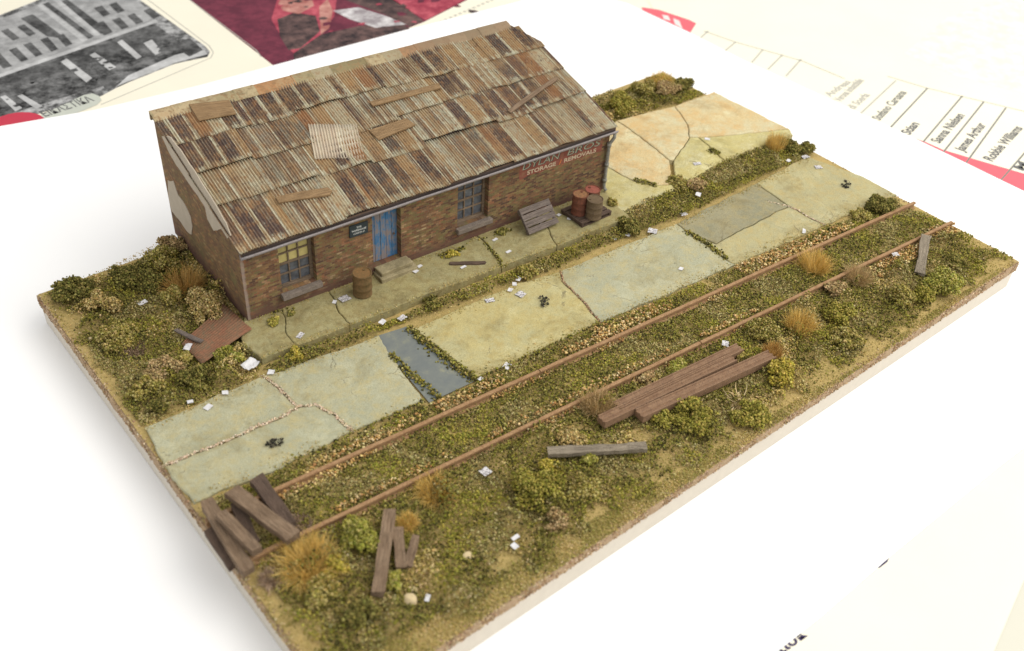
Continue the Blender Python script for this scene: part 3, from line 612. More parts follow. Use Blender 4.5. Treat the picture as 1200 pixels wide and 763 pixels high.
# ------------------------------------------------------------------ loose timbers and girders
EXC = [(R1S.x, R1S.y, R1B.x, R1B.y, .32), (R2S.x, R2S.y, R2B.x, R2B.y, .32)]
def beam(name, p0, p1, w, h, mat, label, cat='timber', roll=0., group=None):
    p0, p1 = Vector(p0), Vector(p1); EXC.append((p0.x, p0.y, p1.x, p1.y, w/2+.22)); X = (p1-p0); L = X.length; X.normalize(); Yv = Vector((0, 0, 1)).cross(X).normalized(); Zv = X.cross(Yv)
    n = max(4, int(L/.16)); m = MB(); rings = []
    for i in range(n+1):
        x = L*i/n; j = lambda k: .022*mn.noise(Vector((x*6+p0.x, k*9., p0.y)))*.8+(.075*mn.noise(Vector((k*3.3, p0.x*7, p0.y*5))) if i in (0, n) else 0)+.03*mn.noise(Vector((x*1.3+p0.x, k*5., p0.y)))
        rings.append([(x+j(9)*(i in (0, n)), -w/2+j(1), -h/2+j(2)), (x-j(8)*2*(i in (0, n)), w/2+j(3), -h/2+j(4)), (x+j(7)*2*(i in (0, n)), w/2+j(5), h/2+j(6)), (x, -w/2+j(1), h/2+j(2))])
    m.loft(rings); o = m.build(name, mat, None, bevel=.012)
    M = Matrix(((*X, 0), (*Yv, 0), (*Zv, 0), (0, 0, 0, 1))).transposed() @ Matrix.Rotation(roll, 4, 'X'); M.translation = p0; o.matrix_world = M
    return tag(o, label, cat, group)
GP = 'timbers piled across the rail ends'
beam('timber_beam', (1.760, 6.964, 0.360), (1.667, 5.084, 0.260), .40, .2, M_woodd, 'dark broad timber at the back of the left corner pile, mostly beneath the longest one', group=GP)
beam('timber_beam', (0.868, 6.718, 0.750), (1.431, 4.488, 0.620), .42, .22, M_wood, 'longest and topmost timber of the pile in the left corner', group=GP)
beam('timber_beam', (0.887, 6.506, 0.420), (0.613, 5.139, 0.340), .34, .2, M_woodd, 'steep dark timber standing between the two slanting beams of the corner pile', group=GP)
beam('timber_beam', (0.303, 6.201, 0.720), (0.500, 4.650, 0.620), .3, .24, M_wood, 'lighter brown short timber lying on top of the outer beam of the corner pile', group=GP)
beam('timber_beam', (0.273, 6.973, 0.480), (0.084, 4.373, 0.380), .36, .26, M_wood, 'long outer timber of the corner pile, nearest the board edge but one', group=GP)
beam('timber_beam', (-0.042, 6.285, 0.200), (-0.069, 4.883, 0.200), .3, .18, M_woodd, 'low dark timber half buried at the board edge under the corner pile', group=GP)
beam('timber_beam', (8.847, 3.053, 0.300), (11.307, 1.487, 0.300), .29, .16, M_woodg, 'grey brown beam lying alone in the grass below the rusty girders')
GT = 'three short planks by the yellow tuft'
beam('plank', (3.989, 3.863, 0.420), (2.345, 1.974, 0.260), .34, .14, M_wood, 'longest plank of the three in the grass below the yellow tuft', 'plank', group=GT)
beam('plank', (3.879, 3.346, 0.340), (3.247, 2.278, 0.240), .28, .12, M_wood, 'middle plank of the three below the yellow tuft', 'plank', group=GT)
beam('plank', (4.109, 2.858, 0.340), (3.424, 2.229, 0.220), .22, .12, M_wood, 'shortest and rightmost plank of the three below the yellow tuft', 'plank', group=GT)
beam('plank', (27.754, 2.839, 0.400), (25.792, 1.724, 0.160), .34, .1, M_woodg, 'grey plank leaning off the front rail near the right end', 'plank')
beam('plank', (11.947, 11.869, 0.340), (13.010, 11.183, 0.340), .15, .07, M_woodd, 'thin dark plank on the paving to the right of the doorstep', 'plank')
def girder(p0, p1, w, h, label):
    p0, p1 = Vector(p0), Vector(p1); EXC.append((p0.x, p0.y, p1.x, p1.y, .3)); X = p1-p0; L = X.length; X.normalize(); Yv = Vector((0, 0, 1)).cross(X).normalized(); Zv = X.cross(Yv)
    t = .035; pf = [(-w/2, 0), (w/2, 0), (w/2, h), (w*.40, h), (w*.36, h-.045), (w*.12, h-.06), (w*.05, h-.015), (-w*.05, h-.015), (-w*.12, h-.06), (-w*.36, h-.045), (-w*.40, h), (-w/2, h)]
    m = MB(); m.loft([[(L*i/12, a, b) for a, b in pf] for i in range(13)]); o = m.build('girder', M_gird, None)
    M = Matrix(((*X, 0), (*Yv, 0), (*Zv, 0), (0, 0, 0, 1))).transposed(); M.translation = p0; o.matrix_world = M; return tag(o, label, 'girder', 'rusty girders laid side by side')
girder((11.765, 3.194, 0.160), (16.947, 2.773, 0.160), .36, .24, 'rusty girder at the back of the stack of three, nearest the rail')
girder((10.963, 3.023, 0.160), (16.345, 2.542, 0.160), .36, .26, 'middle rusty girder of the stack, its left end sticking out furthest left')
girder((12.056, 2.531, 0.160), (17.506, 1.906, 0.160), .40, .26, 'frontmost rusty girder of the stack, reaching furthest right')
# rusty sheet against the left end of the shed
acc = [[], [], []]; c4 = [Vector((2.683, 13.571, 0.120)), Vector((2.720, 12.271, 0.220)), Vector((4.662, 12.639, 0.420)), Vector((4.566, 14.370, 0.340))]
nu, nv = 8, 130
for j in range(nv+1):
    for i in range(nu+1):
        s = i/nu; t = j/nv; p = (c4[0]*(1-t)+c4[1]*t)*(1-s)+(c4[3]*(1-t)+c4[2]*t)*s
        q = p+Vector((.02*nz(s, t, 7, 1), .02*nz(s, t, 7, 5), 0)) if i in (0, nu) or j in (0, nv) else p
        acc[0].append((q.x, q.y, q.z+.026*math.sin(2*PI*t*15)+.05*nz(s, t, 2.3)))
for j in range(nv):
    for i in range(nu): a_ = j*(nu+1)+i; acc[1].append((a_, a_+nu+1, a_+nu+2, a_+1))
M_rsheet = rusty('rusty_sheet', (.22,.10,.06), (.17,.13,.08), (.30,.14,.08), .8)
rs = np_mesh('corrugated_sheet', np.array(acc[0]), np.array(acc[1]), None, M_rsheet); s_ = rs.modifiers.new('thick', 'SOLIDIFY'); s_.thickness = .02
tag(rs, 'dark red rusty corrugated sheet lying in the grass at the left end of the shed', 'corrugated sheet')
beam('plank', (2.792, 14.196, 0.200), (3.160, 13.074, 0.300), .16, .06, M_woodp, 'small pale plank lying across the corner of the rusty sheet', 'plank')
# ------------------------------------------------------------------ ground cover (stuff)
for a, b in (((2.762, 13.570), (4.818, 13.285)), ((2.792, 13.097), (4.695, 13.057)), ((2.731, 13.745), (4.655, 14.372)), ((2.771, 12.473), (4.614, 12.906))): EXC.append((*a, *b, .45))
for a in ((26.161, 3.017), (16.953, 3.352), (7.095, 3.666), (6.295, 1.368), (6.098, 1.165), (3.323, 1.233), (2.969, 1.470), (3.213, 1.668), (4.940, 1.691), (0.515, 15.542), (2.574, 16.239), (2.757, 13.322), (3.937, 11.483), (2.070, 10.566), (1.746, 11.070), (2.741, 10.797), (4.292, 10.792), (8.405, 10.823), (9.053, 10.630), (22.964, 10.106), (28.180, 9.720), (29.087, 9.526)): EXC.append((*a, *a, .34))
def keep_low(X, Y_):
    m = np.ones(len(X))
    for x0, y0, x1, y1, r in EXC:
        dx, dy = x1-x0, y1-y0; L2 = dx*dx+dy*dy+1e-9; t = np.clip(((X-x0)*dx+(Y_-y0)*dy)/L2, 0, 1); q = np.hypot(X-x0-t*dx, Y_-y0-t*dy); m = np.minimum(m, np.clip((q-r*.75)/(r*.6), .02, 1))
    return m
V_ALL = []
POL = dict(
 left=[(0.045, 18.481), (2.319, 18.889), (4.716, 19.383), (5.104, 19.242), (4.904, 13.330), (4.323, 12.701), (4.211, 11.285), (3.762, 10.891), (0.211, 11.014), (0.029, 14.409)],
 kerb=[(4.177, 11.116), (5.344, 11.106), (7.310, 10.866), (13.316, 10.534), (15.753, 10.380), (19.384, 10.257), (19.236, 9.738), (15.228, 9.738), (13.281, 10.017), (10.473, 10.223), (8.096, 10.511), (4.544, 10.609)],
 strip=[(19.493, 10.461), (19.563, 10.909), (22.525, 10.862), (25.876, 11.280), (30.037, 10.974), (30.162, 10.181), (29.509, 9.581), (25.950, 9.529), (20.877, 9.432), (19.075, 9.713)],
 corner=[(24.976, 18.837), (29.597, 18.593), (30.106, 15.974), (27.881, 15.948), (24.481, 16.404), (23.466, 16.262)],
 upper=[(0.077, 7.393), (2.568, 7.141), (7.339, 6.848), (9.214, 6.739), (14.231, 6.488), (20.563, 6.045), (25.305, 5.656), (29.649, 5.362), (29.801, 4.575), (21.308, 5.142), (13.335, 5.697), (6.795, 6.093), (1.884, 6.492), (-0.048, 6.549)],
 between=[(-0.083, 6.576), (1.928, 6.572), (6.836, 6.150), (13.422, 5.790), (21.349, 5.176), (29.801, 4.575), (29.763, 2.985), (21.782, 3.576), (16.020, 4.024), (9.355, 4.432), (3.141, 4.738), (-0.048, 5.045)],
 front=[(-0.073, 4.998), (3.109, 4.689), (9.309, 4.378), (15.988, 3.994), (21.701, 3.513), (29.763, 2.985), (29.850, 0.031), (19.393, -0.011), (12.344, -0.064), (8.603, -0.041), (5.333, -0.002), (2.527, -0.010), (-0.091, -0.012), (-0.158, 1.956)])
def dens_at(name, X, Y):
    f = nza(X, Y, .55, 3)+.5*nza(X, Y, 1.7, 6)
    return f
P_, S_, C_ = [], [], []
pal_dark = [(.06,.056,.018), (.18,.16,.038), (.29,.25,.07), (.42,.345,.135), (.23,.21,.034)]
pal_lite = [(.115,.10,.036), (.26,.22,.075), (.39,.325,.14), (.50,.425,.22), (.29,.255,.065)]
pal_yell = [(.47,.355,.12), (.54,.41,.165), (.37,.285,.085), (.60,.47,.23)]
for nm, po in POL.items():
    D = 520
    X, Y_ = scatter(po, D); f = dens_at(nm, X, Y_)
    em = np.minimum(np.minimum(X, Y_), np.minimum(BW-X, BD-Y_)); mw = 1.5 if nm == 'front' else .9
    k = (f+.5*nza(X, Y_, 1.3, 71) > -.72+1.5*np.clip(1-em/mw, 0, 1)**1.3+RS.normal(0, .14, len(X))) & (em > .06)
    X, Y_, f, em = X[k], Y_[k], f[k], em[k]; N = len(X)
    hm = np.maximum(0, nza(X, Y_, 1.15, 44))**1.1*.85+np.maximum(0, nza(X, Y_, 2.6, 47))*.38; hm = hm*(.35 if nm in ('between', 'upper', 'kerb', 'strip') else 1.15)+(.13 if nm in ('kerb', 'strip') else 0); lump = hm*keep_low(X, Y_)*np.clip(em/.8-.08, .03, 1)
    Zc = np.array([ground_z(x, y) for x, y in zip(X, Y_)])+np.sqrt(RS.uniform(0, 1, N))*(.09+lump)
    g2 = nza(X, Y_, .8, 12); c = np.where((g2 > .12)[:, None], pick(pal_lite, N, [.2,.38,.27,.04,.11], .2), pick(pal_dark, N, [.22,.38,.24,.02,.14], .2))
    y3 = nza(X, Y_, .7, 21)+RS.normal(0, .12, N); y3 = y3-(.2 if nm in ('between', 'upper', 'kerb', 'strip') else 0); c = np.where((y3 > .34)[:, None], pick(pal_yell, N), c); y4 = nza(X, Y_, .9, 61)+RS.normal(0, .12, N); c = np.where((y4 > .26)[:, None], pick([(.23,.215,.034), (.31,.275,.05), (.16,.155,.028), (.39,.33,.075)], N), c)
    P_.append(np.stack([X, Y_, Zc], 1)); S_.append(RS.uniform(.018, .044, N)); C_.append(c)
# mossy joints between the slabs
def strip_pts(pts, w, dens, z):
    for a, b in zip(pts, pts[1:]):
        a, b = np.array(a), np.array(b); L = np.linalg.norm(b-a); n = int(L*w*dens); t = RS.rand(n, 1); s = RS.normal(0, w*.33, (n, 1)); d = (b-a)/L
        P = a+(b-a)*t+np.array([[-d[1], d[0]]])*s; h = z+RS.uniform(0, .12, n)*np.exp(-(s[:, 0]/w)**2*6)
        P_.append(np.concatenate([P, h[:, None]], 1)); S_.append(RS.uniform(.026, .055, n)); C_.append(pick(pal_dark, n, [.3,.34,.16,.06,.14]))
strip_pts([(8.960, 10.104), (9.019, 8.808), (9.082, 7.709), (9.195, 6.801)], .34, 460, .06)
strip_pts([(7.732, 9.433), (7.733, 8.490), (7.779, 7.640), (7.825, 6.859)], .24, 420, .06)
strip_pts([(20.723, 8.704), (20.716, 7.692), (20.625, 6.511)], .26, 420, .08)
strip_pts([(13.757, 12.178, 0.300)[:2], (13.637, 11.432, 0.300)[:2], (13.406, 10.662, 0.300)[:2]], .2, 380, .28)
strip_pts([(21.459, 12.245, 0.220)[:2], (21.696, 11.851, 0.220)[:2], (21.915, 11.394, 0.220)[:2]], .28, 420, .22)
strip_pts([(25.900, 12.154, 0.220)[:2], (25.885, 11.657, 0.220)[:2]], .3, 500, .22)
strip_pts([(5.098, 13.186, 0.300)[:2], (6.320, 12.853, 0.300)[:2]], .14, 120, .31)
strip_pts([(11.925, 12.445, 0.300)[:2], (12.982, 12.334, 0.300)[:2]], .2, 260, .31); strip_pts([(13.078, 12.460, 0.300)[:2], (15.089, 12.237, 0.300)[:2]], .10, 120, .31)
for a, b in (((7.320, 6.954), (2.584, 7.169)), ((14.262, 6.521), (9.238, 6.770))): strip_pts([a, b], .35, 160, .06)
V, Fc, C = crumbs(np.concatenate(P_), np.concatenate(S_), np.concatenate(C_))
gc = np_mesh('ground_cover', V, Fc, C, M_crumb); tag(gc, 'crumbly olive and khaki ground cover over the waste ground and in the joints', 'ground cover', kind='stuff')
# thin yellow turf on the bare margins
P_, S_, C_ = [], [], []
for po, dn in ((POL['front'], 170), (POL['left'], 120), ([(0.184, 1.752), (0.677, 1.032), (3.832, 0.880), (6.262, 0.764), (9.639, 0.523), (12.265, 0.365), (16.263, 0.280), (19.941, 0.049), (24.776, 0.256), (29.739, 0.109), (24.347, -0.019), (12.369, -0.041), (5.317, -0.022), (2.527, -0.010), (0.694, 0.322)], 1300),
               ([(0.007, 18.452), (0.328, 18.113), (0.064, 14.431), (0.414, 11.122), (1.038, 10.881), (0.260, 10.893), (0.064, 14.431)], 200), ([(-0.088, 4.167), (0.973, 4.342), (1.697, 1.876), (0.677, 1.032), (-0.113, 1.836)], 200),
               ([(0.366, 18.364), (4.761, 19.481), (4.787, 18.505), (2.166, 18.522)], 150), ([(0.191, 11.029), (3.803, 10.861), (4.586, 10.578), (3.675, 10.625), (0.648, 10.608)], 200)):
    X, Y_ = scatter(po, dn); f = nza(X, Y_, .9, 31)+.4*nza(X, Y_, 3, 33); k = f > -1.2; X, Y_ = X[k], Y_[k]; N = len(X)
    P_.append(np.stack([X, Y_, np.array([ground_z(x, y) for x, y in zip(X, Y_)])+RS.uniform(0, .05, N)], 1)); yy = nza(X, Y_, .8, 77)+RS.normal(0, .2, N); S_.append(RS.uniform(.010, .026, N)); C_.append(np.where((yy > .05)[:, None], pick(pal_yell, N, None, .15), pick([(.36,.30,.085), (.28,.235,.06), (.44,.36,.13), (.22,.19,.05)], N, None, .15)))
def edge_dust(pts, w, dens, z, side=0):
    dens *= 2.6; w *= 1.5
    for a, b in zip(pts, pts[1:]):
        a, b = np.array(a), np.array(b); L = np.linalg.norm(b-a); n = int(L*dens); t = RS.rand(n, 1); s = RS.normal(side, w, (n, 1)); dd = (b-a)/L; P = a+(b-a)*t+np.array([[-dd[1], dd[0]]])*s
        k = nza(P[:, 0], P[:, 1], 1.3, 17) > -.3; P = P[k]; n = len(P)
        P_.append(np.concatenate([P, z+RS.uniform(-.005, .02, (n, 1))], 1)); S_.append(RS.uniform(.008, .024, n)); C_.append(pick(pal_yell+[(.36,.30,.12), (.28,.24,.07)], n))
edge_dust([(0.221, 10.922), (3.984, 10.872), (4.664, 10.715), (7.979, 10.385)], .11, 46, .09); edge_dust([(8.978, 9.984), (13.158, 9.866), (15.026, 9.510), (20.719, 9.191), (25.611, 9.289), (29.003, 9.414)], .11, 46, .09)
edge_dust([(0.130, 7.501), (2.616, 7.224), (7.363, 7.013)], .11, 46, .09); edge_dust([(9.310, 6.862), (14.323, 6.586), (20.644, 6.115), (25.498, 5.803), (29.702, 5.479)], .11, 46, .09)
edge_dust([(4.275, 11.350, 0.320)[:2], (7.376, 11.102, 0.320)[:2], (10.315, 10.984, 0.320)[:2], (13.402, 10.755, 0.320)[:2], (15.815, 10.576, 0.320)[:2], (19.380, 10.390, 0.320)[:2]], .05, 26, .32); edge_dust([(22.349, 10.774, 0.230)[:2], (25.629, 11.146, 0.230)[:2], (29.816, 10.983, 0.230)[:2]], .08, 34, .23)
def rim_dust(p0, p1, n):
    p0, p1 = np.array(p0), np.array(p1); t = RS.rand(n, 1); dd = (p1-p0)/np.linalg.norm(p1-p0); P = p0+(p1-p0)*t+np.array([[-dd[1], dd[0]]])*np.abs(RS.normal(0, .09, (n, 1)))
    P_.append(np.concatenate([P, -.05+RS.uniform(-.02, .03, (n, 1))], 1)); S_.append(RS.uniform(.014, .045, n)); C_.append(pick([(.34,.23,.13), (.46,.34,.20), (.26,.18,.10), (.54,.42,.26)], n))
def side_dust(p0, p1, n):
    p0, p1 = np.array(p0), np.array(p1); t = RS.rand(n, 1); P = p0+(p1-p0)*t
    P_.append(np.concatenate([P, RS.uniform(-.44, -.07, (n, 1))], 1)); S_.append(RS.uniform(.014, .04, n)); C_.append(pick([(.36,.23,.12), (.48,.35,.21), (.24,.155,.09), (.58,.46,.32), (.40,.27,.16)], n))
side_dust((0.03, 0.0), (29.93, 0.0), 6500); side_dust((0.0, 18.77), (0.0, 0.03), 2400); side_dust((29.96, 0.03), (29.96, 18.77), 700)
rim_dust((0.03, 0.03), (29.93, 0.03), 1500); rim_dust((0.03, 18.77), (0.03, 0.03), 700); rim_dust((29.93, 0.03), (29.93, 18.77), 500)
edge_dust([(4.788, 13.061, 0.320)[:2], (19.683, 12.280, 0.320)[:2]], .06, 22, .32)
V, Fc, C = crumbs(np.concatenate(P_), np.concatenate(S_), np.concatenate(C_))
tag(np_mesh('fine_turf', V, Fc, C, M_crumb), 'fine yellow green turf along the bare rim of the board', 'turf', kind='stuff')
# ballast beside the rails
P_, S_, C_ = [], [], []
pal_b = [(.54,.35,.13), (.62,.45,.20), (.44,.26,.09), (.66,.52,.28), (.38,.21,.08), (.34,.25,.11)]
def ballast(a, b, off, w, dens, thr, o):
    a, b = np.array(a[:2]), np.array(b[:2]); L = np.linalg.norm(b-a); d = (b-a)/L; n = int(L*w*dens); t = RS.rand(n)*L; s = off+RS.normal(0, w*.36, n)
    X = a[0]+d[0]*t-d[1]*s; Y_ = a[1]+d[1]*t+d[0]*s; f = nza(X, Y_, .34, o)+.4*nza(X, Y_, 1.6, o+3); k = (f > thr) & (X < BW-.05) & (X > .1)
    X, Y_, s = X[k], Y_[k], s[k]; n = len(X); P_.append(np.stack([X, Y_, .05+RS.uniform(0, .13, n)], 1)); S_.append(RS.uniform(.02, .055, n)); C_.append(pick(pal_b, n))
ballast((1.958, 6.625), (29.909, 4.726), -.22, .22, 330, .12, 41); ballast((1.958, 6.625), (29.909, 4.726), .22, .24, 300, .16, 51)
ballast((2.927, 4.825), (29.930, 3.013), -.2, .2, 330, .14, 61); ballast((2.927, 4.825), (29.930, 3.013), .2, .18, 300, .18, 71)
for po, dn in (([(13.693, 6.495), (16.495, 6.271), (16.262, 5.755), (13.510, 5.884)], 190), ([(20.379, 6.048), (25.361, 5.617), (26.699, 5.111), (25.783, 5.044), (20.470, 5.236)], 210), ([(7.358, 6.744), (10.081, 6.544), (9.829, 6.149), (7.538, 6.253)], 200), ([(24.441, 3.060), (28.553, 2.976), (26.857, 2.396), (25.019, 2.272), (24.365, 2.484)], 230), ([(28.696, 3.298), (29.936, 2.865), (29.251, 2.211), (28.151, 2.566)], 200), ([(1.817, 6.466), (2.691, 6.425), (2.510, 6.025), (1.743, 6.149)], 180), ([(13.571, 6.156), (15.974, 5.961), (15.807, 5.634), (13.220, 5.574)], 120)):
    X, Y_ = scatter(po, dn); n = len(X); P_.append(np.stack([X, Y_, .08+RS.uniform(0, .12, n)], 1)); S_.append(RS.uniform(.02, .058, n)); C_.append(pick(pal_b, n))
V, Fc, C = crumbs(np.concatenate(P_), np.concatenate(S_), np.concatenate(C_))
tag(np_mesh('ballast', V, Fc, C, M_crumb), 'orange and cream crushed stone ballast along both rails', 'ballast', kind='stuff')
# pale filling in the cracks of the left slabs
P_, S_, C_ = [], [], []
def crackfill(pts, pal, w=.03, dens=1, smin=.012, smax=.032):
    for a, b in zip(pts, pts[1:]):
        a, b = np.array(a), np.array(b); L = np.linalg.norm(b-a); n = int(L*150*dens); t = RS.rand(n, 1); P = a+(b-a)*t
        for q in P:
            v = mn.noise_vector(Vector((q[0]*1.4, q[1]*1.4, 1.)))*.07+mn.noise_vector(Vector((q[0]*5, q[1]*5, 7.)))*.0315
            P_.append(np.array([[q[0]+v.x+RS.normal(0, w), q[1]+v.y+RS.normal(0, w), Y-.005+RS.rand()*.02]])); S_.append(RS.uniform(smin, smax, 1)); C_.append(pick(pal, 1))
crk = [(.66,.54,.40), (.60,.46,.31), (.70,.60,.46), (.46,.34,.22)]
crackfill([(-0.003, 9.203), (1.482, 9.032), (2.650, 9.052), (3.721, 8.916), (4.184, 9.020)], crk); crackfill([(3.984, 10.872), (4.120, 10.069), (4.184, 9.020)], crk+[(.3,.22,.15)]); crackfill([(4.184, 9.020), (4.646, 8.817), (4.868, 8.075), (4.972, 7.217)], crk)
crackfill([(24.987, 8.190), (25.432, 7.512), (25.498, 5.803)], crk, .02, .6); crackfill([(15.060, 9.548), (14.787, 9.011), (14.614, 7.840), (14.323, 6.586)], [(.36,.2,.12), (.5,.36,.22), (.2,.13,.08)], .02, .6)
V, Fc, C = crumbs(np.concatenate(P_), np.concatenate(S_), np.concatenate(C_))
tag(np_mesh('crack_grit', V, Fc, C, M_crumb), 'pale grit filling the cracks between the concrete slabs', 'grit', kind='stuff')
# ------------------------------------------------------------------ bushes and tufts
PALS = dict(green=[(.23,.205,.036), (.31,.265,.055), (.16,.15,.028), (.40,.33,.09)], bright=[(.25,.235,.04), (.32,.295,.065), (.18,.18,.034), (.42,.37,.12)], yellow=[(.42,.33,.055), (.33,.28,.045), (.25,.21,.035), (.50,.39,.10)],
  dark=[(.13,.118,.03), (.20,.175,.045), (.27,.225,.07), (.08,.075,.02)], olive=[(.26,.215,.05), (.34,.275,.085), (.17,.148,.034), (.44,.355,.14)], khaki=[(.46,.34,.14), (.36,.26,.09), (.54,.42,.20), (.25,.19,.06)], brown=[(.31,.215,.095), (.40,.285,.135), (.23,.16,.07), (.47,.35,.18)])
def bush(x, y, r, pal, label, h=1.0, twig=0, z=0.03, cat='bush', name='bush', lumps=None):
    n = lumps or max(6, int(9+r*14)); P, S = [], []
    for i in range(n):
        a = RS.uniform(0, 2*PI); q = r*.76*math.sqrt(RS.rand()); lr = r*RS.uniform(.18, .40); c = np.array([q*math.cos(a), q*math.sin(a), (r*h*.75-q*.55)*RS.uniform(.25, .95)])
        k = int(520*lr*lr/.16)+16; d = RS.normal(size=(k, 3)); d /= np.linalg.norm(d, axis=1)[:, None]; d[:, 2] = np.where(d[:, 2] < -.3, -d[:, 2], d[:, 2])
        P.append(c+d*lr*RS.uniform(.55, 1.18, (k, 1))); S.append(RS.uniform(.02, .052, k))
    P = np.concatenate(P); S = np.concatenate(S); k = P[:, 2] > -.02; P, S = P[k], S[k]; C = pick(PALS[pal], len(P), None, .3)
    P[:, :2] *= RS.uniform(.78, 1.25, (1, 2)); V, Fc, C = crumbs(P, S, C)
    o = np_mesh(name, V, Fc, C, M_crumb); o.location = (x, y, z); o.rotation_euler = (0, 0, RS.uniform(0, 6)); return tag(o, label, cat)
def tuft(x, y, r, pal, label, n=150, spread=1.0, up=1.0, wid=.02, name='grass_tuft', cat='tuft', curl=.5, z=.04):
    r *= 1.12; n = int(n*4) if n > 100 else n; wid *= .55 if n > 300 else 1.
    V, Fc, C = [], [], []
    for i in range(n):
        a = RS.uniform(0, 2*PI); b = math.sqrt(RS.rand())*.55*r; tl = min(1.5, abs(RS.normal(.55, .35))*spread); L = r*RS.uniform(.35, 1.)
        p = np.array([b*math.cos(a+RS.normal(0, .5)), b*math.sin(a), 0.]); col = np.array(pal[RS.randint(len(pal))])*RS.uniform(.7, 1.3)
        sd = np.array([-math.sin(a), math.cos(a), 0]); w0 = wid*RS.uniform(.6, 1.3); n0 = len(V); K = 4; tw = RS.normal(0, .35)
        for k in range(K+1):
            th = tl+curl*(k/K)*tl; w = w0*(1-.75*k/K); nn = np.array([math.cos(a)*math.cos(th), math.sin(a)*math.cos(th), -math.sin(th)])
            V += [p-sd*w, p+sd*w, p+nn*w*1.2]; C += [col]*3
            p = p+np.array([math.sin(th)*math.cos(a+tw*k), math.sin(th)*math.sin(a+tw*k), math.cos(th)*up])*L/K
        for k in range(K):
            q = n0+k*3
            for s, t in ((0, 1), (1, 2), (2, 0)): Fc.append((q+s, q+t, q+3+t, q+3+s))
    o = np_mesh(name, np.array(V), np.array(Fc), np.clip(np.array(C), 0, 1), M_straw); o.location = (x, y, z); return tag(o, label, cat)
GOLD = [(.72,.48,.13), (.78,.56,.20), (.60,.40,.10)]; STRAW = [(.66,.50,.26), (.72,.58,.34), (.56,.40,.19)]; BRST = [(.54,.38,.18), (.62,.46,.24), (.42,.28,.12)]; ORBR = [(.58,.34,.10), (.64,.42,.15), (.46,.27,.08)]; TWIG = [(.38,.26,.17), (.46,.34,.24), (.28,.19,.12)]
def flock(x, y, r, pal, label, z=.03): return bush(x, y, r, pal, label, .6, 0, z)
GB = 'bushes'
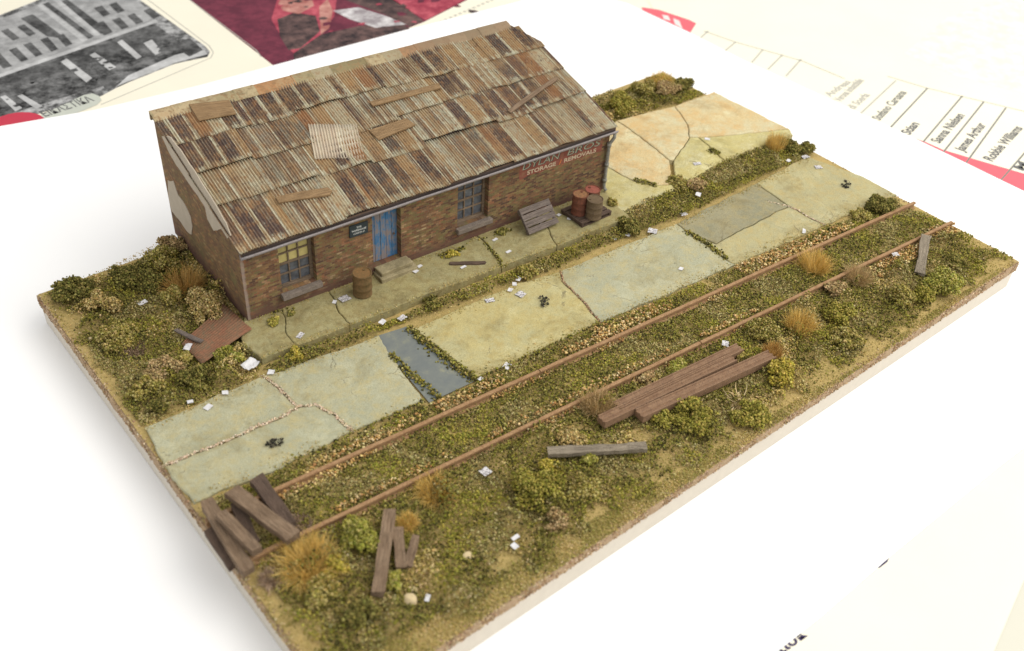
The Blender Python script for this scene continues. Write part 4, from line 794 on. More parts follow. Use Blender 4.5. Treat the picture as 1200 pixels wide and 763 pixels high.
for b in [
 (1.488, 16.749, 0.534, 'khaki', 'khaki bush with pale twiggy top, nearest the left corner of the board'), (0.927, 17.825, 0.511, 'dark', 'low dark grey green bush at the left corner of the board'),
 (2.748, 17.509, 0.581, 'dark', 'dark bush between the khaki bush and the orange brown tuft'), (4.069, 17.873, 0.596, 'olive', 'olive bush at the back of the left plot below the tall shed end wall'),
 (4.829, 18.374, 0.455, 'brown', 'brown bush touching the back corner of the shed'), (3.303, 17.028, 0.464, 'dark', 'dark green bush just left of the orange brown tuft'), (3.519, 15.745, 0.456, 'olive', 'olive bush just below the orange brown tuft'),
 (3.956, 14.640, 0.649, 'khaki', 'tangled khaki bush against the left end wall of the shed'), (1.164, 14.857, 0.487, 'olive', 'olive bush beside the small round twig clump in the left plot'),
 (3.618, 12.096, 0.402, 'bright', 'fresh green bush under the raised edge of the rusty sheet'), (1.634, 12.650, 0.419, 'brown', 'brownish bush in the left plot above the cracked slab'), (0.867, 12.267, 0.436, 'olive', 'olive bush nearest the left rim above the cracked slab'),
 (2.357, 11.735, 0.443, 'dark', 'dark olive bush beside the paper scraps above the cracked slab'), (0.902, 11.375, 0.303, 'dark', 'small dark bush at the left rim where the slab begins'), (2.414, 12.854, 0.266, 'olive', 'small olive bush under the front corner of the rusty sheet'),
 (5.248, 11.018, 0.323, 'yellow', 'small yellow green bush on the kerb verge left of the two paper scraps'), (10.267, 10.672, 0.289, 'dark', 'small dark upright bush on the kerb verge below the thin dark plank'),
 (14.029, 10.089, 0.333, 'olive', 'olive bush on the kerb verge below the leaning pallet'), (18.946, 10.084, 0.422, 'dark', 'dark bush on the kerb verge just right of the drums'), (22.804, 11.082, 0.415, 'olive', 'olive bush at the mossy end of the central apron crack'),
 (23.330, 10.628, 0.346, 'brown', 'small pinkish brown bush next to the olive bush on the verge'), (28.782, 10.232, 0.478, 'dark', 'dark bush just right of the golden tuft on the verge'), (29.490, 9.857, 0.369, 'dark', 'small dark bush at the right end of the verge by the board edge'),
 (25.325, 17.066, 0.657, 'green', 'green bush in the far plot close behind the shed'), (28.133, 16.851, 0.596, 'brown', 'brown bush under the golden tuft in the far plot'), (29.141, 16.818, 0.481, 'dark', 'dark bush at the right of the far plot'), (27.462, 17.673, 0.518, 'olive', 'olive bush at the back rim of the far plot'), (24.067, 16.771, 0.378, 'khaki', 'khaki bush by the shed roof end in the far plot'),
 (5.449, 12.576, 0.221, 'green', 'tiny green weed at the wall foot under the left window'), (6.055, 12.658, 0.168, 'dark', 'tiny dark weed at the wall foot just right of the green one'), (12.327, 12.230, 0.244, 'yellow', 'tiny yellow green weed at the wall foot left of the right window'), (14.683, 12.346, 0.220, 'dark', 'tiny dark weed at the wall foot under the right window'),
 (19.421, 11.392, 0.265, 'olive', 'small olive weed on the paving behind the drums'),
 (2.888, 3.697, 0.584, 'bright', 'large bright green bush right of the gold straw clump in the front corner'), (2.933, 2.125, 0.260, 'bright', 'small light green bush at the foot of the three planks'), (2.020, 3.349, 0.394, 'yellow', 'yellow green bush right below the big gold tuft'),
 (1.268, 2.932, 0.427, 'olive', 'olive bush in front of the gold straw clump near the board corner'), (1.768, 1.778, 0.421, 'dark', 'dark olive bush nearest the front of the board'), (7.669, 2.171, 0.571, 'green', 'light green bush in the middle of the front grass below the lone beam'), (7.487, 1.094, 0.371, 'brown', 'pinkish brown bush below the light green one'),
 (8.491, 2.603, 0.365, 'yellow', 'yellow green bush touching the underside of the lone beam'), (8.782, 1.388, 0.478, 'olive', 'broad olive bush right of the light green one below the lone beam'), (9.735, 2.229, 0.246, 'bright', 'small fresh green bush half covering the lone beam'),
 (14.589, 3.483, 0.383, 'bright', 'round fresh green bush between front rail and girders'), (13.433, 1.610, 0.494, 'green', 'green bush in front of the girders'), (12.692, 2.061, 0.336, 'green', 'smaller green bush left of the one in front of the girders'), (9.910, 3.091, 0.352, 'khaki', 'khaki bush under the brown straw tuft'),
 (17.152, 1.146, 0.521, 'yellow', 'yellow green bush at the right end of the girders'), (16.755, 2.553, 0.250, 'olive', 'small olive bush in the notch at the right end of the girders'), (14.965, 0.592, 0.471, 'green', 'low green bush in the grass right of the straw spray'),
 (28.308, 5.224, 0.547, 'dark', 'dark olive bush beside the rear rail at the right edge of the slabs'), (27.163, 5.308, 0.337, 'olive', 'low olive bush left of the dark one at the end of the slabs'), (25.767, 0.838, 0.652, 'bright', 'bright green bush right of the leaning grey plank'), (24.514, 0.797, 0.426, 'green', 'green bush below the leaning grey plank'),
 (23.812, 1.292, 0.516, 'olive', 'olive bush left of the leaning grey plank'), (27.436, 1.311, 0.383, 'dark', 'dark bush above the bright green one at the right end'), (22.387, 2.968, 0.335, 'brown', 'low brown twiggy bush beside the front rail'), (21.252, 1.964, 0.503, 'green', 'green bush right of the golden tuft at the front rail'),
 (18.345, 2.943, 0.489, 'olive', 'olive bush between the golden tufts and the front rail'), (13.621, 3.663, 0.270, 'brown', 'small brown bush left of the round fresh green bush'), (20.340, 1.114, 0.518, 'olive', 'broad olive bush in the grass right of the front golden tuft'), (3.804, 2.773, 0.179, 'olive', 'tiny olive bush between the short planks')]:
    hi = b[2] < .3 and 'wall foot' in b[4] or 'on the paving' in b[4]; bush(b[0], b[1], b[2]*(1. if hi else 1.2), b[3], b[4], 1.0 if hi else 1.15, z=.3 if hi else .03)
for x, y, r, pal, n, sp, up_, lab in [
 (4.035, 16.150, 0.725, ORBR, 260, 1.2, 1.0, 'orange brown bushy tuft against the left end wall of the shed'), (28.463, 17.512, 0.725, GOLD, 190, 1.0, 1.0, 'golden tuft on the far back corner of the board'),
 (28.490, 10.702, 0.554, GOLD, 170, .45, 1.3, 'upright golden tuft at the right end of the mossy verge'), (22.910, 4.283, 0.661, GOLD, 230, 1.0, 1.0, 'golden tuft between the two rails'),
 (23.647, 2.919, 0.528, BRST, 200, 1.0, 1.0, 'pale brown tuft growing over the front rail'), (19.599, 2.366, 0.582, GOLD, 220, .75, 1.2, 'tall golden tuft in front of the front rail, right of the girders'),
 (17.794, 2.075, 0.393, ORBR, 180, .5, 1.1, 'small orange brown tuft at the right tip of the girders'), (15.251, 1.286, 0.506, STRAW, 60, 1.8, .8, 'sparse straw spray sprawling in front of the girders'),
 (11.448, 3.651, 0.576, BRST, 230, 1.0, 1.0, 'brown straw tuft at the left end of the girders beside the front rail'), (5.521, 3.884, 0.569, GOLD, 300, 1.4, .8, 'low wide gold tuft beside the front rail above the white scrap'),
 (4.292, 3.471, 0.321, GOLD, 150, 1.0, .9, 'small yellow tuft at the top of the three planks'), (1.503, 3.834, 0.791, GOLD, 420, 1.3, .8, 'largest gold straw clump, in front of the timber pile'),
 (2.027, 5.177, 0.296, TWIG, 130, 1.5, .7, 'grey brown twiggy tuft just right of the timber pile'), (0.560, 4.095, 0.302, TWIG, 130, 1.5, .7, 'grey brown twiggy tuft just below the timber pile'),
 (1.381, 14.237, 0.349, TWIG, 140, 1.6, .7, 'small round clump of brown twigs in the left plot'), (3.952, 14.470, 0.506, STRAW, 70, 1.3, .9, 'straw fibres sticking out of the tangled bush by the end wall'), (5.061, 12.820, 0.193, STRAW, 40, 1.2, .9, 'wisp of pale straw at the front left corner of the shed')]:
    tuft(x, y, r, pal, lab, n, sp, up_, .018 if pal is not TWIG else .03)
def twig(x, y, r, label):
    n = 46; t = RS.uniform(0, 2*PI, n); q = np.sqrt(RS.rand(n))*r; P = np.stack([q*np.cos(t)*1.2, q*np.sin(t)*.75, RS.uniform(.01, .07, n)], 1)
    V, Fc, C = crumbs(P, RS.uniform(.018, .05, n), pick([(.05,.045,.035), (.09,.08,.06), (.03,.03,.025)], n)); n0 = len(V)
    o = np_mesh('twig_debris', V, Fc, C, M_crumb); o.location = (x, y, Y+.01); o.rotation_euler = (0, 0, x); return tag(o, label, 'debris')
twig(*(2.900, 8.110), .2, 'black twiggy scrap lying alone on the left slab'); twig(*(13.438, 8.505), .27, 'black debris near the crack on the yellow slab'); twig(*(28.660, 7.125), .26, 'black debris on the far right slab')
def stone(x, y, r, label, mat):
    r *= .72; m = MB(); rings = []
    for i, (q, z) in enumerate(((.7, 0), (1, .3), (.85, .62), (.4, .8))): rings.append([(r*q*math.cos(2*PI*j/9)*(1+.3*nz(j*1.3, x, 1, i)), r*.8*q*math.sin(2*PI*j/9)*(1+.3*nz(j*1.7, y, 1, i)), r*z) for j in range(9)])
    m.loft(rings); o = m.build('stone', mat, None); o.location = (x, y, .0); o.rotation_euler = (0, 0, x*7); return tag(o, label, 'stone')
M_stone = plain('stone', (.55,.44,.26), .9, .15, .2, 5)
stone(*(2.969, 1.470), .28, 'largest cream stone near the front edge, left of a small white scrap', M_stone); stone(*(3.213, 1.668), .15, 'smaller cream stone just above the largest one near the front edge', M_stone)
stone(*(0.515, 15.542), .13, 'single pale stone near the left rim of the board', M_stone); stone(*(0.371, 16.004), .08, 'tiny pale stone left of the single one near the left rim', M_stone)
stone(*(0.740, 11.494), .16, 'grey tan stone at the left rim by the top of the cracked slab', M_stone); stone(*(0.375, 11.324), .13, 'grey tan stone at the left rim, just below another', M_stone); stone(*(4.940, 1.691), .2, 'yellowish stone in the turf near the front edge', M_stone)
# ------------------------------------------------------------------ paper litter
def scrap(x, y, z, w, h, rz, kind, label):
    n = 7; m = MB(); k = {'flat': .3, 'print': .35, 'crumple': 1.1}[kind]; w *= .68; h *= .74
    for j in range(n+1):
        for i in range(n+1):
            u = (i/n-.5)*w; v = (j/n-.5)*h; e = 1+.12*nz(u*3+x, v*3, 2.0, y)
            zz = k*(.07*nz(u+x, v, 3.2, y)+.05*nz(u+x, v, 9, y))*max(w, h)/.4+.05*k
            m.v.append((u*e, v*e, max(.004, zz)))
    for j in range(n):
        for i in range(n): a_ = j*(n+1)+i; m.f.append((a_, a_+1, a_+n+2, a_+n+1))
    o = m.build('paper_scrap', M_print if kind == 'print' else M_scrap, None); s_ = o.modifiers.new('thick', 'SOLIDIFY'); s_.thickness = .008
    o.location = (x, y, z); o.rotation_euler = (0, 0, rz); return tag(o, label, 'paper', 'paper litter')
S_ = scrap
S_(*(3.884, 11.359, 0.200), .72, .5, .3, 'crumple', 'largest crumpled grey white sheet, at the left end of the kerb')
S_(*(4.283, 10.772, 0.100), .34, .28, .9, 'crumple', 'small white crumple where the kerb verge meets the cracked left slab')
S_(*(2.063, 10.546, 0.100), .36, .26, .4, 'flat', 'larger of two white scraps on the upper edge of the cracked left slab')
S_(*(1.740, 11.050, 0.100), .26, .18, -.3, 'flat', 'bluish white scrap furthest left on the edge of the cracked slab'); S_(*(2.726, 10.757, 0.120), .24, .24, 1.1, 'crumple', 'small white scrap in the weeds at the upper edge of the cracked slab')
S_(*(2.536, 16.114, 0.180), .46, .24, .2, 'flat', 'greyish paper lying among the bushes of the left plot'); S_(*(2.727, 13.232, 0.160), .44, .3, .8, 'crumple', 'crumpled newspaper by the left corner of the rusty sheet')
S_(*(5.782, 11.553, 0.330), .44, .22, .5, 'print', 'printed slip on the paving nearest the left end of the kerb'); S_(*(7.925, 12.328, 0.330), .56, .4, .1, 'print', 'printed page left of the oil drum at the wall foot'); S_(*(7.553, 12.369, 0.330), .26, .18, .7, 'flat', 'small plain scrap touching the printed page by the oil drum')
S_(*(8.354, 10.743, 0.160), .34, .26, .4, 'crumple', 'white crumple on the kerb verge right above the puddle, left of two'); S_(*(9.000, 10.550, 0.160), .44, .28, .2, 'print', 'printed crumple on the kerb verge, right of the two above the puddle')
S_(*(10.720, 12.203, 0.330), .28, .22, .3, 'flat', 'white scrap beside the doorstep, nearer the kerb'); S_(*(11.013, 12.360, 0.330), .28, .16, .2, 'flat', 'white scrap beside the doorstep, nearer the wall'); S_(*(12.226, 11.444, 0.330), .34, .14, 0., 'flat', 'white strip in front of the thin dark plank on the paving')
S_(*(14.169, 12.099, 0.330), .32, .16, .1, 'flat', 'white slip on the paving below the right window'); S_(*(14.109, 11.240, 0.330), .34, .15, .1, 'flat', 'white slip on the paving left of the leaning pallet'); S_(*(17.169, 11.971, 0.330), .26, .18, .2, 'flat', 'white scrap between leaning pallet and drums, nearer the wall'); S_(*(17.337, 11.577, 0.330), .3, .2, .6, 'flat', 'white scrap touching the flat pallet corner')
S_(*(13.567, 9.991, 0.120), .34, .2, .5, 'flat', 'upper of two white slips at the kerb verge above the yellow slab'); S_(*(13.275, 9.870, 0.100), .28, .2, .9, 'flat', 'lower of two white slips at the kerb verge above the yellow slab'); S_(*(12.009, 9.663, 0.100), .48, .26, -.3, 'print', 'printed crumple on the upper left of the yellow slab')
S_(*(12.909, 9.659, 0.100), .26, .22, .5, 'crumple', 'small white crumple right of the printed one on the yellow slab'); S_(*(13.077, 9.306, 0.100), .44, .4, .2, 'print', 'thin printed sheet on the yellow slab, left of the black debris'); S_(*(10.380, 6.742, 0.100), .42, .3, .4, 'flat', 'flat white card at the lower edge of the yellow slab'); S_(*(9.323, 6.751, 0.120), .24, .14, .2, 'flat', 'tiny white scrap where the yellow slab meets the ballast')
S_(*(19.630, 9.360, 0.100), .48, .46, .6, 'print', 'square printed leaf at the upper edge of the grey green slab, right of the drums'); S_(*(18.693, 9.741, 0.100), .3, .24, .4, 'flat', 'white scrap at the verge in front of the drums'); S_(*(18.100, 9.818, 0.100), .3, .14, .1, 'flat', 'thin white slip left of the scrap in front of the drums'); S_(*(18.769, 7.087, 0.100), .26, .2, .4, 'flat', 'lone white scrap in the middle of the grey green slab')
S_(*(21.435, 9.471, 0.120), .46, .26, -.2, 'print', 'printed paper at the upper left corner of the dark grey slab'); S_(*(22.885, 10.048, 0.140), .36, .28, .5, 'crumple', 'white crumple on the verge above the dark grey slab'); S_(*(24.539, 11.639, 0.230), .5, .26, -.4, 'print', 'printed leaf on the lime apron slab'); S_(*(26.448, 12.799, 0.230), .26, .3, .7, 'flat', 'white scrap at the crack junction of the apron')
S_(*(28.118, 9.682, 0.120), .32, .24, .3, 'crumple', 'white crumple below the dark bush at the end of the verge, left of two'); S_(*(29.023, 9.488, 0.120), .5, .3, -.2, 'print', 'crumpled print below the dark bush at the end of the verge, right of two'); S_(*(28.832, 8.658, 0.100), .46, .34, -.5, 'print', 'printed leaf on the far right slab near its upper corner'); S_(*(24.420, 5.958, 0.100), .4, .16, .6, 'crumple', 'whitish shred at the lower edge of the far right slab')
S_(*(25.986, 2.939, 0.200), .36, .3, -.5, 'print', 'printed scrap on the ballast left of the leaning grey plank'); S_(*(16.829, 3.272, 0.200), .36, .3, .6, 'print', 'printed scrap in the grass between front rail and girders'); S_(*(7.024, 3.585, 0.200), .4, .36, .1, 'print', 'printed scrap in the front grass right of the wide gold tuft')
S_(*(6.251, 1.322, 0.160), .34, .16, 0., 'flat', 'upper of two white slips near the front edge'); S_(*(6.066, 1.131, 0.140), .24, .26, .1, 'flat', 'lower of two white slips near the front edge'); S_(*(3.315, 1.222, 0.100), .3, .16, .7, 'flat', 'white slip beside the cream stones near the front edge')
# ------------------------------------------------------------------ table, white card and newspapers
ZT = -1.30
tb = MB(); tb.box(-70, 110, -60, 120, -4, ZT); tag(tb.build('table_top', M_table), 'pale table surface under the papers', 'table', kind='structure')
def sheet(name, pts, z, mat, label=None, cat=None, parent=None, th=.006):
    m = MB(); m.poly(pts, z); n = len(pts); f = list(m.f); m.v = m.v+[(p[0], p[1], z-th) for p in pts]
    ar = sum(pts[i][0]*pts[(i+1) % n][1]-pts[(i+1) % n][0]*pts[i][1] for i in range(n))
    for i in range(n):
        a, b = (i, (i+1) % n) if ar > 0 else ((i+1) % n, i); f.append((n+a, n+b, b, a))
    m.f = f; o = m.build(name, mat, parent); return tag(o, label, cat)
card = sheet('white_card', [(-16.253, 33.079), (3.263, 32.776), (7.092, 31.986), (11.855, 31.621), (17.074, 31.577), (23.963, 31.483), (30.778, 31.203), (34.981, 31.204), (36.441, 27.693), (36.611, 23.111), (36.493, 19.083), (36.692, 15.843), (37.003, 9.018), (37.063, 6.283), (37.063, 4.350), (37.078, 3.324), (37.782, -4.461), (35.984, -5.840), (22.368, -4.916), (20.895, -4.868), (15.016, -4.813), (11.822, -4.854), (9.931, -4.797), (0.627, -5.507), (-16.516, 11.942)], -1.246, M_paper, 'large sheet of white card on the table under the model board', 'card', None, .02)
n1 = sheet('newspaper', [(-16.300, 29.324), (-15.811, 68.602), (15.903, 54.867), (41.170, 40.268), (33.744, 31.081), (28.881, 28.894), (14.431, 27.035), (1.621, 27.935)], -1.285, M_news, 'open newspaper with a grey street picture and a dark red picture, beyond the shed', 'newspaper')
ZK = [0]
def pr(name, pts, mat, parent, lv):
    return sheet(name, pts, -1.283+.0022*lv, mat, None, None, parent, .0015)
b1 = pr('street_picture', [(3.831, 42.897), (7.135, 44.193), (9.583, 45.134), (12.495, 46.392), (14.050, 45.446), (13.858, 42.225), (14.171, 35.387), (14.073, 34.639), (13.710, 34.190), (13.067, 34.266), (12.080, 34.347), (9.434, 33.716), (8.808, 33.509), (7.874, 33.118), (5.591, 33.073), (3.312, 32.923), (0.744, 32.544)], M_grey, n1, 1)
M_facade = crowdprint('print_facade', .24, .44)
pr('picture_detail', [(3.687, 42.414), (6.960, 43.677), (9.384, 44.595), (12.265, 45.821), (13.807, 44.880), (13.669, 42.342), (13.713, 39.699), (9.108, 38.501), (4.899, 37.600), (2.006, 36.776)], M_facade, b1, 2)
pr('picture_detail', [(1.910, 36.454), (4.812, 37.344), (8.999, 38.228), (13.181, 39.151), (13.303, 37.121), (13.506, 35.347), (12.726, 35.047), (9.718, 34.367), (8.882, 33.973), (7.498, 33.962), (5.093, 33.782), (3.565, 33.667), (1.065, 33.622)], M_ink2, b1, 3)
pr('picture_detail', [(1.674, 35.663), (4.613, 36.756), (4.755, 37.175), (8.891, 37.957), (13.049, 38.862), (13.089, 38.345), (12.546, 36.773), (10.683, 36.583), (8.261, 36.377), (6.027, 36.348), (4.361, 36.016)], M_ink, b1, 4)
pr('picture_detail', [(2.030, 36.857), (4.928, 37.685), (9.145, 38.593), (13.513, 39.571), (13.451, 39.232), (8.999, 38.228), (4.812, 37.344), (1.910, 36.454)], M_lgrey, b1, 4)
pr('picture_detail', [(9.718, 34.367), (12.485, 35.202), (13.533, 35.215), (13.951, 34.947), (13.839, 34.447), (12.120, 34.432), (9.469, 33.797), (8.810, 33.610)], M_lgrey, b1, 4)
for q in ([(7.672, 37.407), (8.040, 37.609), (8.245, 35.009), (7.853, 34.746)], [(9.085, 37.383), (9.396, 37.520), (9.616, 35.501), (9.208, 35.335)], [(10.741, 38.039), (11.068, 38.183), (11.073, 35.883), (10.754, 35.754)], [(11.778, 37.262), (12.293, 37.405), (12.133, 35.882), (11.697, 35.707)], [(4.815, 35.126), (5.057, 35.164), (5.399, 33.580), (5.071, 33.512)], [(4.170, 35.451), (4.410, 35.490), (4.612, 33.910), (4.262, 33.764)]):
    pr('picture_detail', q, M_lgrey, b1, 5)
pr('picture_detail', [(8.373, 34.822), (8.802, 34.961), (8.977, 33.808), (8.678, 33.493), (8.325, 33.622)], M_ink, b1, 6); pr('picture_detail', [(12.812, 36.370), (13.934, 36.601), (13.882, 34.992), (12.986, 34.655)], M_ink, b1, 6)
for q in ([(9.084, 44.388), (9.345, 44.488), (9.680, 39.066), (9.360, 38.918)], [(10.026, 44.861), (10.330, 44.941), (10.432, 39.299), (10.180, 39.220)]): pr('picture_detail', q, M_lgrey, b1, 5)
for q in ([(7.841, 43.250), (8.523, 43.452), (8.854, 39.707), (8.170, 40.495)], [(9.418, 44.442), (9.717, 44.520), (10.075, 39.287), (9.752, 39.137)], [(10.231, 44.202), (10.693, 44.449), (10.942, 39.457), (10.471, 39.393)]): pr('picture_detail', q, M_ink, b1, 4)
def prw(x, y, k=1.0):
    pass
for q in ([(6.518, 42.252), (6.895, 42.373), (7.003, 40.999), (6.631, 40.886)], [(7.346, 42.331), (7.731, 42.454), (7.828, 41.067), (7.448, 40.952)], [(6.106, 39.964), (6.503, 40.049), (6.517, 38.479), (6.159, 38.381)], [(6.871, 40.157), (7.276, 40.244), (7.276, 38.654), (6.911, 38.555)], [(7.754, 40.289), (8.168, 40.377), (8.085, 38.812), (7.712, 38.711)], [(8.549, 40.254), (8.936, 40.365), (8.876, 38.995), (8.495, 38.892)], [(5.196, 39.656), (5.648, 39.809), (5.646, 38.173), (5.232, 38.120)],
          [(11.410, 42.552), (11.870, 42.659), (11.807, 41.401), (11.389, 41.280)], [(12.247, 42.557), (12.678, 42.687), (12.603, 41.420), (12.178, 41.298)], [(11.583, 40.655), (12.036, 40.749), (11.965, 39.421), (11.555, 39.313)], [(12.449, 40.744), (12.874, 40.863), (12.834, 39.619), (12.415, 39.508)], [(10.626, 40.634), (11.182, 40.781), (11.043, 39.272), (10.533, 39.116)], [(13.415, 40.914), (13.849, 41.035), (13.878, 39.851), (13.403, 39.639)]):
    pr('picture_detail', q, M_ink, b1, 6)
def lineseg(a, b, w, mat, parent, lv, name='printed_rule'):
    a, b = Vector(a), Vector(b); d = (b-a).normalized(); s = Vector((-d.y, d.x))*w/2; return pr(name, [tuple(a-s), tuple(b-s), tuple(b+s), tuple(a+s)], mat, parent, lv)
for a, b in (((7.556, 32.350), (11.647, 33.434)), ((11.647, 33.434), (13.805, 34.016)), ((13.805, 34.016), (14.169, 34.464)), ((14.169, 34.464), (14.347, 35.275)), ((14.347, 35.275), (14.217, 42.273)), ((16.081, 42.783), (16.059, 33.600)), ((16.059, 33.600), (15.898, 32.785))): lineseg(a, b, .05, M_line, n1, 2)
bg = pr('caption_badge', [(2.161, 31.592), (4.682, 32.649), (6.012, 33.176), (7.276, 33.609), (7.655, 33.560), (7.811, 33.159), (7.745, 32.711), (7.431, 32.432), (6.815, 32.264), (5.198, 32.031), (2.921, 31.769)], M_badge, n1, 7)
a, b = Vector((5.140, 32.576)), Vector((7.479, 32.837)); e = (b-a).normalized()
text('caption_text', 'ΕΙΚΑΣΤΙΚΑ', (a.x, a.y, -1.2655), (e.x, e.y, 0), (-e.y, e.x, 0), (b-a).length, .62, M_inkg, bg, 0, .02)
pr('red_disc', [tuple(Vector((3.902, 32.530))+Vector((math.cos(t*PI/12)*1.15, math.sin(t*PI/12)*1.15))) for t in range(24)], M_badr, n1, 8)
r1 = pr('red_picture', [(15.926, 31.315), (16.046, 40.737), (16.118, 44.478), (31.433, 35.172), (29.006, 33.000), (25.182, 31.867), (21.266, 31.222), (16.511, 30.608)], M_maroon, n1, 1)
for q, mt, lv in (([(18.514, 36.437), (20.385, 39.019), (23.684, 38.125), (21.551, 35.054), (19.712, 33.423), (17.425, 32.263), (17.596, 33.321)], M_redp, 2), ([(18.777, 36.272), (19.976, 36.563), (20.707, 35.582), (19.891, 33.803), (18.007, 32.588), (17.408, 32.738), (17.845, 34.361)], M_brblk, 3), ([(19.808, 38.002), (20.740, 39.080), (22.181, 38.760), (21.327, 36.789), (20.055, 36.251), (19.590, 37.067)], M_skin, 4),
    ([(21.443, 36.448), (22.441, 37.195), (21.828, 35.673), (20.523, 33.904), (19.712, 33.423)], M_skin, 4), ([(17.425, 32.263), (19.712, 33.423), (21.919, 33.277), (24.073, 32.434), (24.024, 31.571), (21.266, 31.222), (16.603, 30.767)], M_brblk, 3), ([(21.828, 35.673), (23.244, 35.329), (23.874, 33.602), (24.180, 32.110), (22.561, 32.620), (22.007, 34.248)], M_cloth, 4), ([(25.431, 35.910), (27.148, 36.881), (30.941, 34.866), (28.924, 33.051), (25.389, 31.998), (25.331, 33.761)], M_redp, 2), ([(23.044, 37.101), (25.485, 36.161), (25.410, 33.712), (25.207, 31.981), (24.147, 31.747), (23.921, 33.837), (23.432, 35.619)], M_brblk, 2)):
    pr('picture_detail', q, mt, r1, lv)
RB = random.Random(3)
def blob(cx, cy, s, mt, par, lv):
    w = W0(cx, cy); n = 7; pts = []
    for i in range(n): t = 2*PI*i/n; r = s*RB.uniform(.5, 1.3); pts.append((w[0]+r*math.cos(t)*1.3, w[1]+r*math.sin(t)))
    pr('picture_detail', pts, mt, par, lv)
# picture plane basis: small patches of tone laid over both printed pictures
Q00, Q10, Q01 = Vector((16.224, 40.492)), Vector((29.341, 34.077)), Vector((16.270, 31.424))
W0 = lambda s, t: Q00+(Q10-Q00)*s+(Q01-Q00)*t
for i in range(60):
    s, t = RB.uniform(.25, .95), RB.uniform(-.25, .75)
    if s+t*.9 < .35 or s*.55+t > .98: continue
    blob(s, t, RB.uniform(.08, .28), RB.choice([M_brblk, M_brblk, M_redp, M_maroon]), r1, 5+(i % 3)*.3)
Q00, Q10, Q01 = Vector((4.528, 36.507)), Vector((13.592, 38.027)), Vector((5.093, 33.782))
for i in range(70): blob(RB.uniform(-.1, .98), RB.uniform(.1, .95), RB.uniform(.05, .2), RB.choice([M_ink, M_ink2, M_ink2]), b1, 6.2+(i % 4)*.25)
for k in range(14):
    t = k/13; a = Vector((25.134, 31.253)).lerp(Vector((30.046, 32.216)), t); b = Vector((25.456, 31.308)).lerp(Vector((30.405, 32.277)), t-.02); lineseg(a, a+(b-a)*.8, .16, M_line, n1, 2, 'caption_text')
n2 = sheet('printed_list', [(39.042, 29.624), (42.842, 33.849), (48.074, 21.070), (43.341, 13.716), (43.079, 12.135), (45.125, 7.364), (50.106, -2.553), (39.548, -6.394), (34.765, 2.028), (34.663, 10.682), (34.536, 21.542)], -1.272, M_list, 'cream printed list with ruled columns and a red stripe along its lower edge', 'printed list')
def pl(name, pts, mat, lv, parent=n2): return sheet(name, pts, -1.270+.0022*lv, mat, None, None, parent, .0015)
pl('red_stripe', [(36.759, 9.278), (37.039, 8.994), (37.206, 8.405), (37.259, 7.523), (37.786, 6.065), (38.525, 4.135), (41.622, -2.884), (37.171, -4.713), (36.025, 2.734), (35.538, 7.316)], M_stripe, 1)
rf = pl('red_stripe', [(36.818, 26.894), (37.407, 26.108), (37.880, 24.165), (37.868, 23.635), (36.650, 22.956), (35.795, 22.223), (35.307, 24.848)], M_stripe, 1)
for q in ([(37.056, 25.498), (37.264, 25.231), (36.876, 24.660), (36.713, 25.032)], [(37.257, 24.826), (37.293, 24.399), (36.698, 23.577), (36.746, 24.207)]): pl('red_stripe_mark', q, M_white, 2, rf)
def ruled(a, b, w=.085, mat=M_line2):
    a, b = Vector(a), Vector(b); d = (b-a).normalized(); s = Vector((-d.y, d.x))*w/2; pl('printed_rule', [tuple(a-s), tuple(b-s), tuple(b+s), tuple(a+s)], mat, 2)
for a, b in (((37.101, 8.475), (43.022, 10.046)), ((36.872, 7.322), (43.379, 9.052)), ((36.683, 6.093), (43.769, 8.047)), ((36.963, 4.418), (44.682, 5.980)), ((36.555, 10.092), (42.212, 11.570))): ruled(a, b)
for a, b in (((36.537, 11.796), (41.543, 13.020)), ((36.970, 16.563), (39.293, 17.402)), ((36.790, 17.598), (38.837, 18.300)), ((36.684, 18.603), (38.420, 19.302)), ((36.584, 20.354), (37.885, 20.767)), ((36.520, 22.141), (37.677, 22.567)), ((37.472, 22.696), (37.885, 20.767)), ((37.885, 20.767), (39.165, 17.244)), ((39.165, 17.244), (39.382, 14.654)), ((41.580, 13.569), (42.212, 11.570)), ((42.212, 11.570), (44.222, 7.325)), ((44.222, 7.325), (46.078, 3.831))): ruled(a, b, .09, M_line)
def name_(body, a, b, hgt, mat=M_inkg):
    a, b = Vector(a), Vector(b); e = (b-a).normalized(); text('printed_name', body, (a.x, a.y, -1.265), (e.x, e.y, 0), (-e.y, e.x, 0), (b-a).length, hgt*1.12, mat, n2, 0, .028)
name_('Stian', (37.114, 9.233), (38.502, 9.584), .42); name_('Sanna Nielsen', (37.622, 7.936), (41.220, 8.793), .42); name_('James Arthur', (37.877, 6.828), (41.258, 7.648), .42); name_('Robbie Williams', (38.261, 5.562), (42.511, 6.412), .42); name_('Mø', (38.704, 4.277), (40.172, 4.541), .42)
name_('Stefano Caruana', (37.107, 10.913), (40.869, 11.896), .40, M_line2); name_('di Soerla', (36.983, 12.321), (38.995, 12.798), .38, M_line); name_('Verona Imbattibile', (37.071, 13.205), (40.106, 13.956), .38, M_line); name_('Andreas', (37.081, 13.838), (39.364, 14.213), .36, M_line)
M_smudge = crowdprint('faded_print', (.62,.61,.56), (.80,.78,.70))
n3 = sheet('newspaper', [(36.189, 37.791), (83.670, 9.658), (50.556, -2.389), (44.601, 7.074), (42.469, 11.738), (39.934, 14.523), (36.949, 23.814), (35.095, 26.316)], -1.290, M_list, 'pale newspaper lying beneath the printed list in the far right corner', 'newspaper')
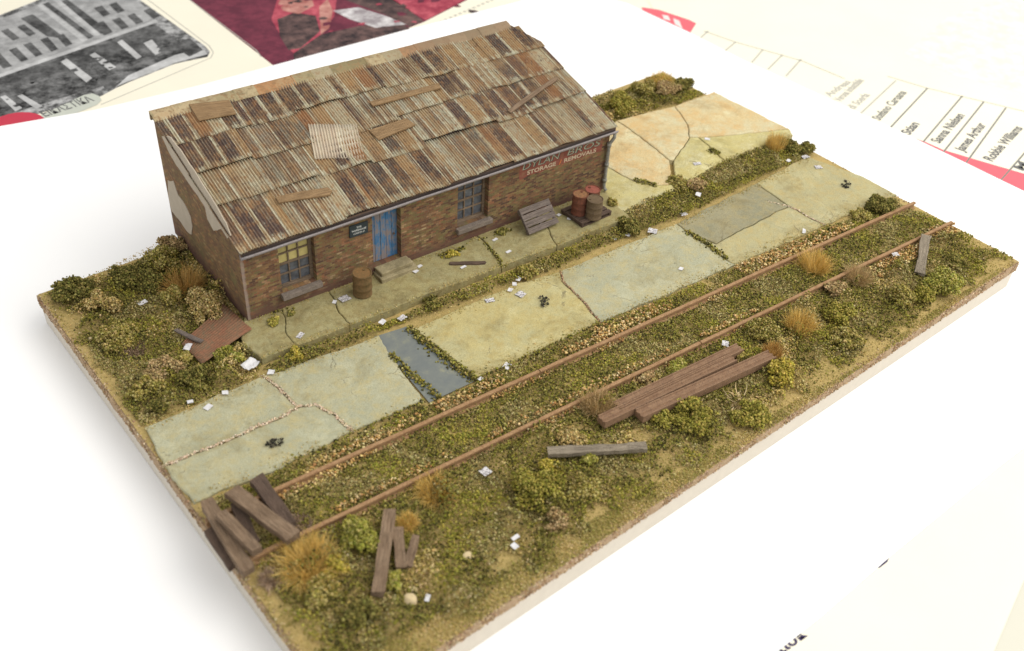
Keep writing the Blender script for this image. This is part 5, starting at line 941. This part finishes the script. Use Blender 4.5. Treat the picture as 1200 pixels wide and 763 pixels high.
sheet('faded_picture', [(44.818, 14.711), (51.307, 16.168), (59.217, 15.725), (70.319, 8.905), (53.970, 2.189), (46.175, 8.419), (44.836, 11.570)], -1.287, M_smudge, None, None, n3, .0015)
n4 = sheet('newspaper', [(4.285, -4.198), (10.699, -4.165), (15.939, -4.174), (23.654, -4.196), (26.942, -6.107), (23.839, -7.580), (17.531, -7.625), (14.753, -8.325), (12.024, -9.117)], -1.275, M_list, 'cream newspaper showing past the white card at the lower right, with cut off lettering', 'newspaper')
a, b = Vector((9.999, -4.911)), Vector((11.177, -4.985)); e = (b-a).normalized()
text('headline_text', 'λισκ', (a.x, a.y, -1.268), (e.x, e.y, 0), (-e.y, e.x, 0), (b-a).length, .3, M_inkb, n4, 0, .03)
sheet('headline_mark', [(14.510, -4.763), (14.871, -4.741), (15.179, -4.787), (14.939, -4.866), (14.584, -4.855)], -1.2685, M_inkb, None, None, n4, .0015)
# ------------------------------------------------------------------ light and camera
w = bpy.data.worlds.new('World'); SC.world = w; w.use_nodes = True
bgn = w.node_tree.nodes['Background']; bgn.inputs[0].default_value = (1, .995, .985, 1); bgn.inputs[1].default_value = AMB
def area(name, loc, aim, size, power, colr):
    l = bpy.data.lights.new(name, 'AREA'); l.shape = 'RECTANGLE'; l.size, l.size_y = size; l.energy = power; l.color = colr
    o = bpy.data.objects.new(name, l); COL.objects.link(o); o.location = loc; o.rotation_euler = (Vector(aim)-Vector(loc)).to_track_quat('-Z', 'Y').to_euler(); return o
area('window_light', WLOC, (15, 9, 0), (110, 90), WPOW, (1, .96, .885))
cam = bpy.data.cameras.new('camera'); co = bpy.data.objects.new('camera', cam); COL.objects.link(co); SC.camera = co
lens=35.970; rot=(0.87244,-0.05544,-0.68762); loc=(-5.6485,-11.1242,21.8808)
co.location = loc; co.rotation_euler = rot; cam.lens = lens; cam.sensor_width = 36; cam.clip_start = .1; cam.clip_end = 600
cam.dof.use_dof = True; fwd = co.rotation_euler.to_matrix() @ Vector((0, 0, -1)); cam.dof.focus_distance = (Vector((13, 11.5, .8))-co.location).dot(fwd); cam.dof.aperture_fstop = .16
SC.view_settings.view_transform = 'Standard'; SC.view_settings.look = 'None'; SC.view_settings.exposure = EXPO; SC.view_settings.gamma = 1
SC.render.engine = 'CYCLES'; SC.cycles.max_bounces = 6; SC.cycles.use_denoising = True
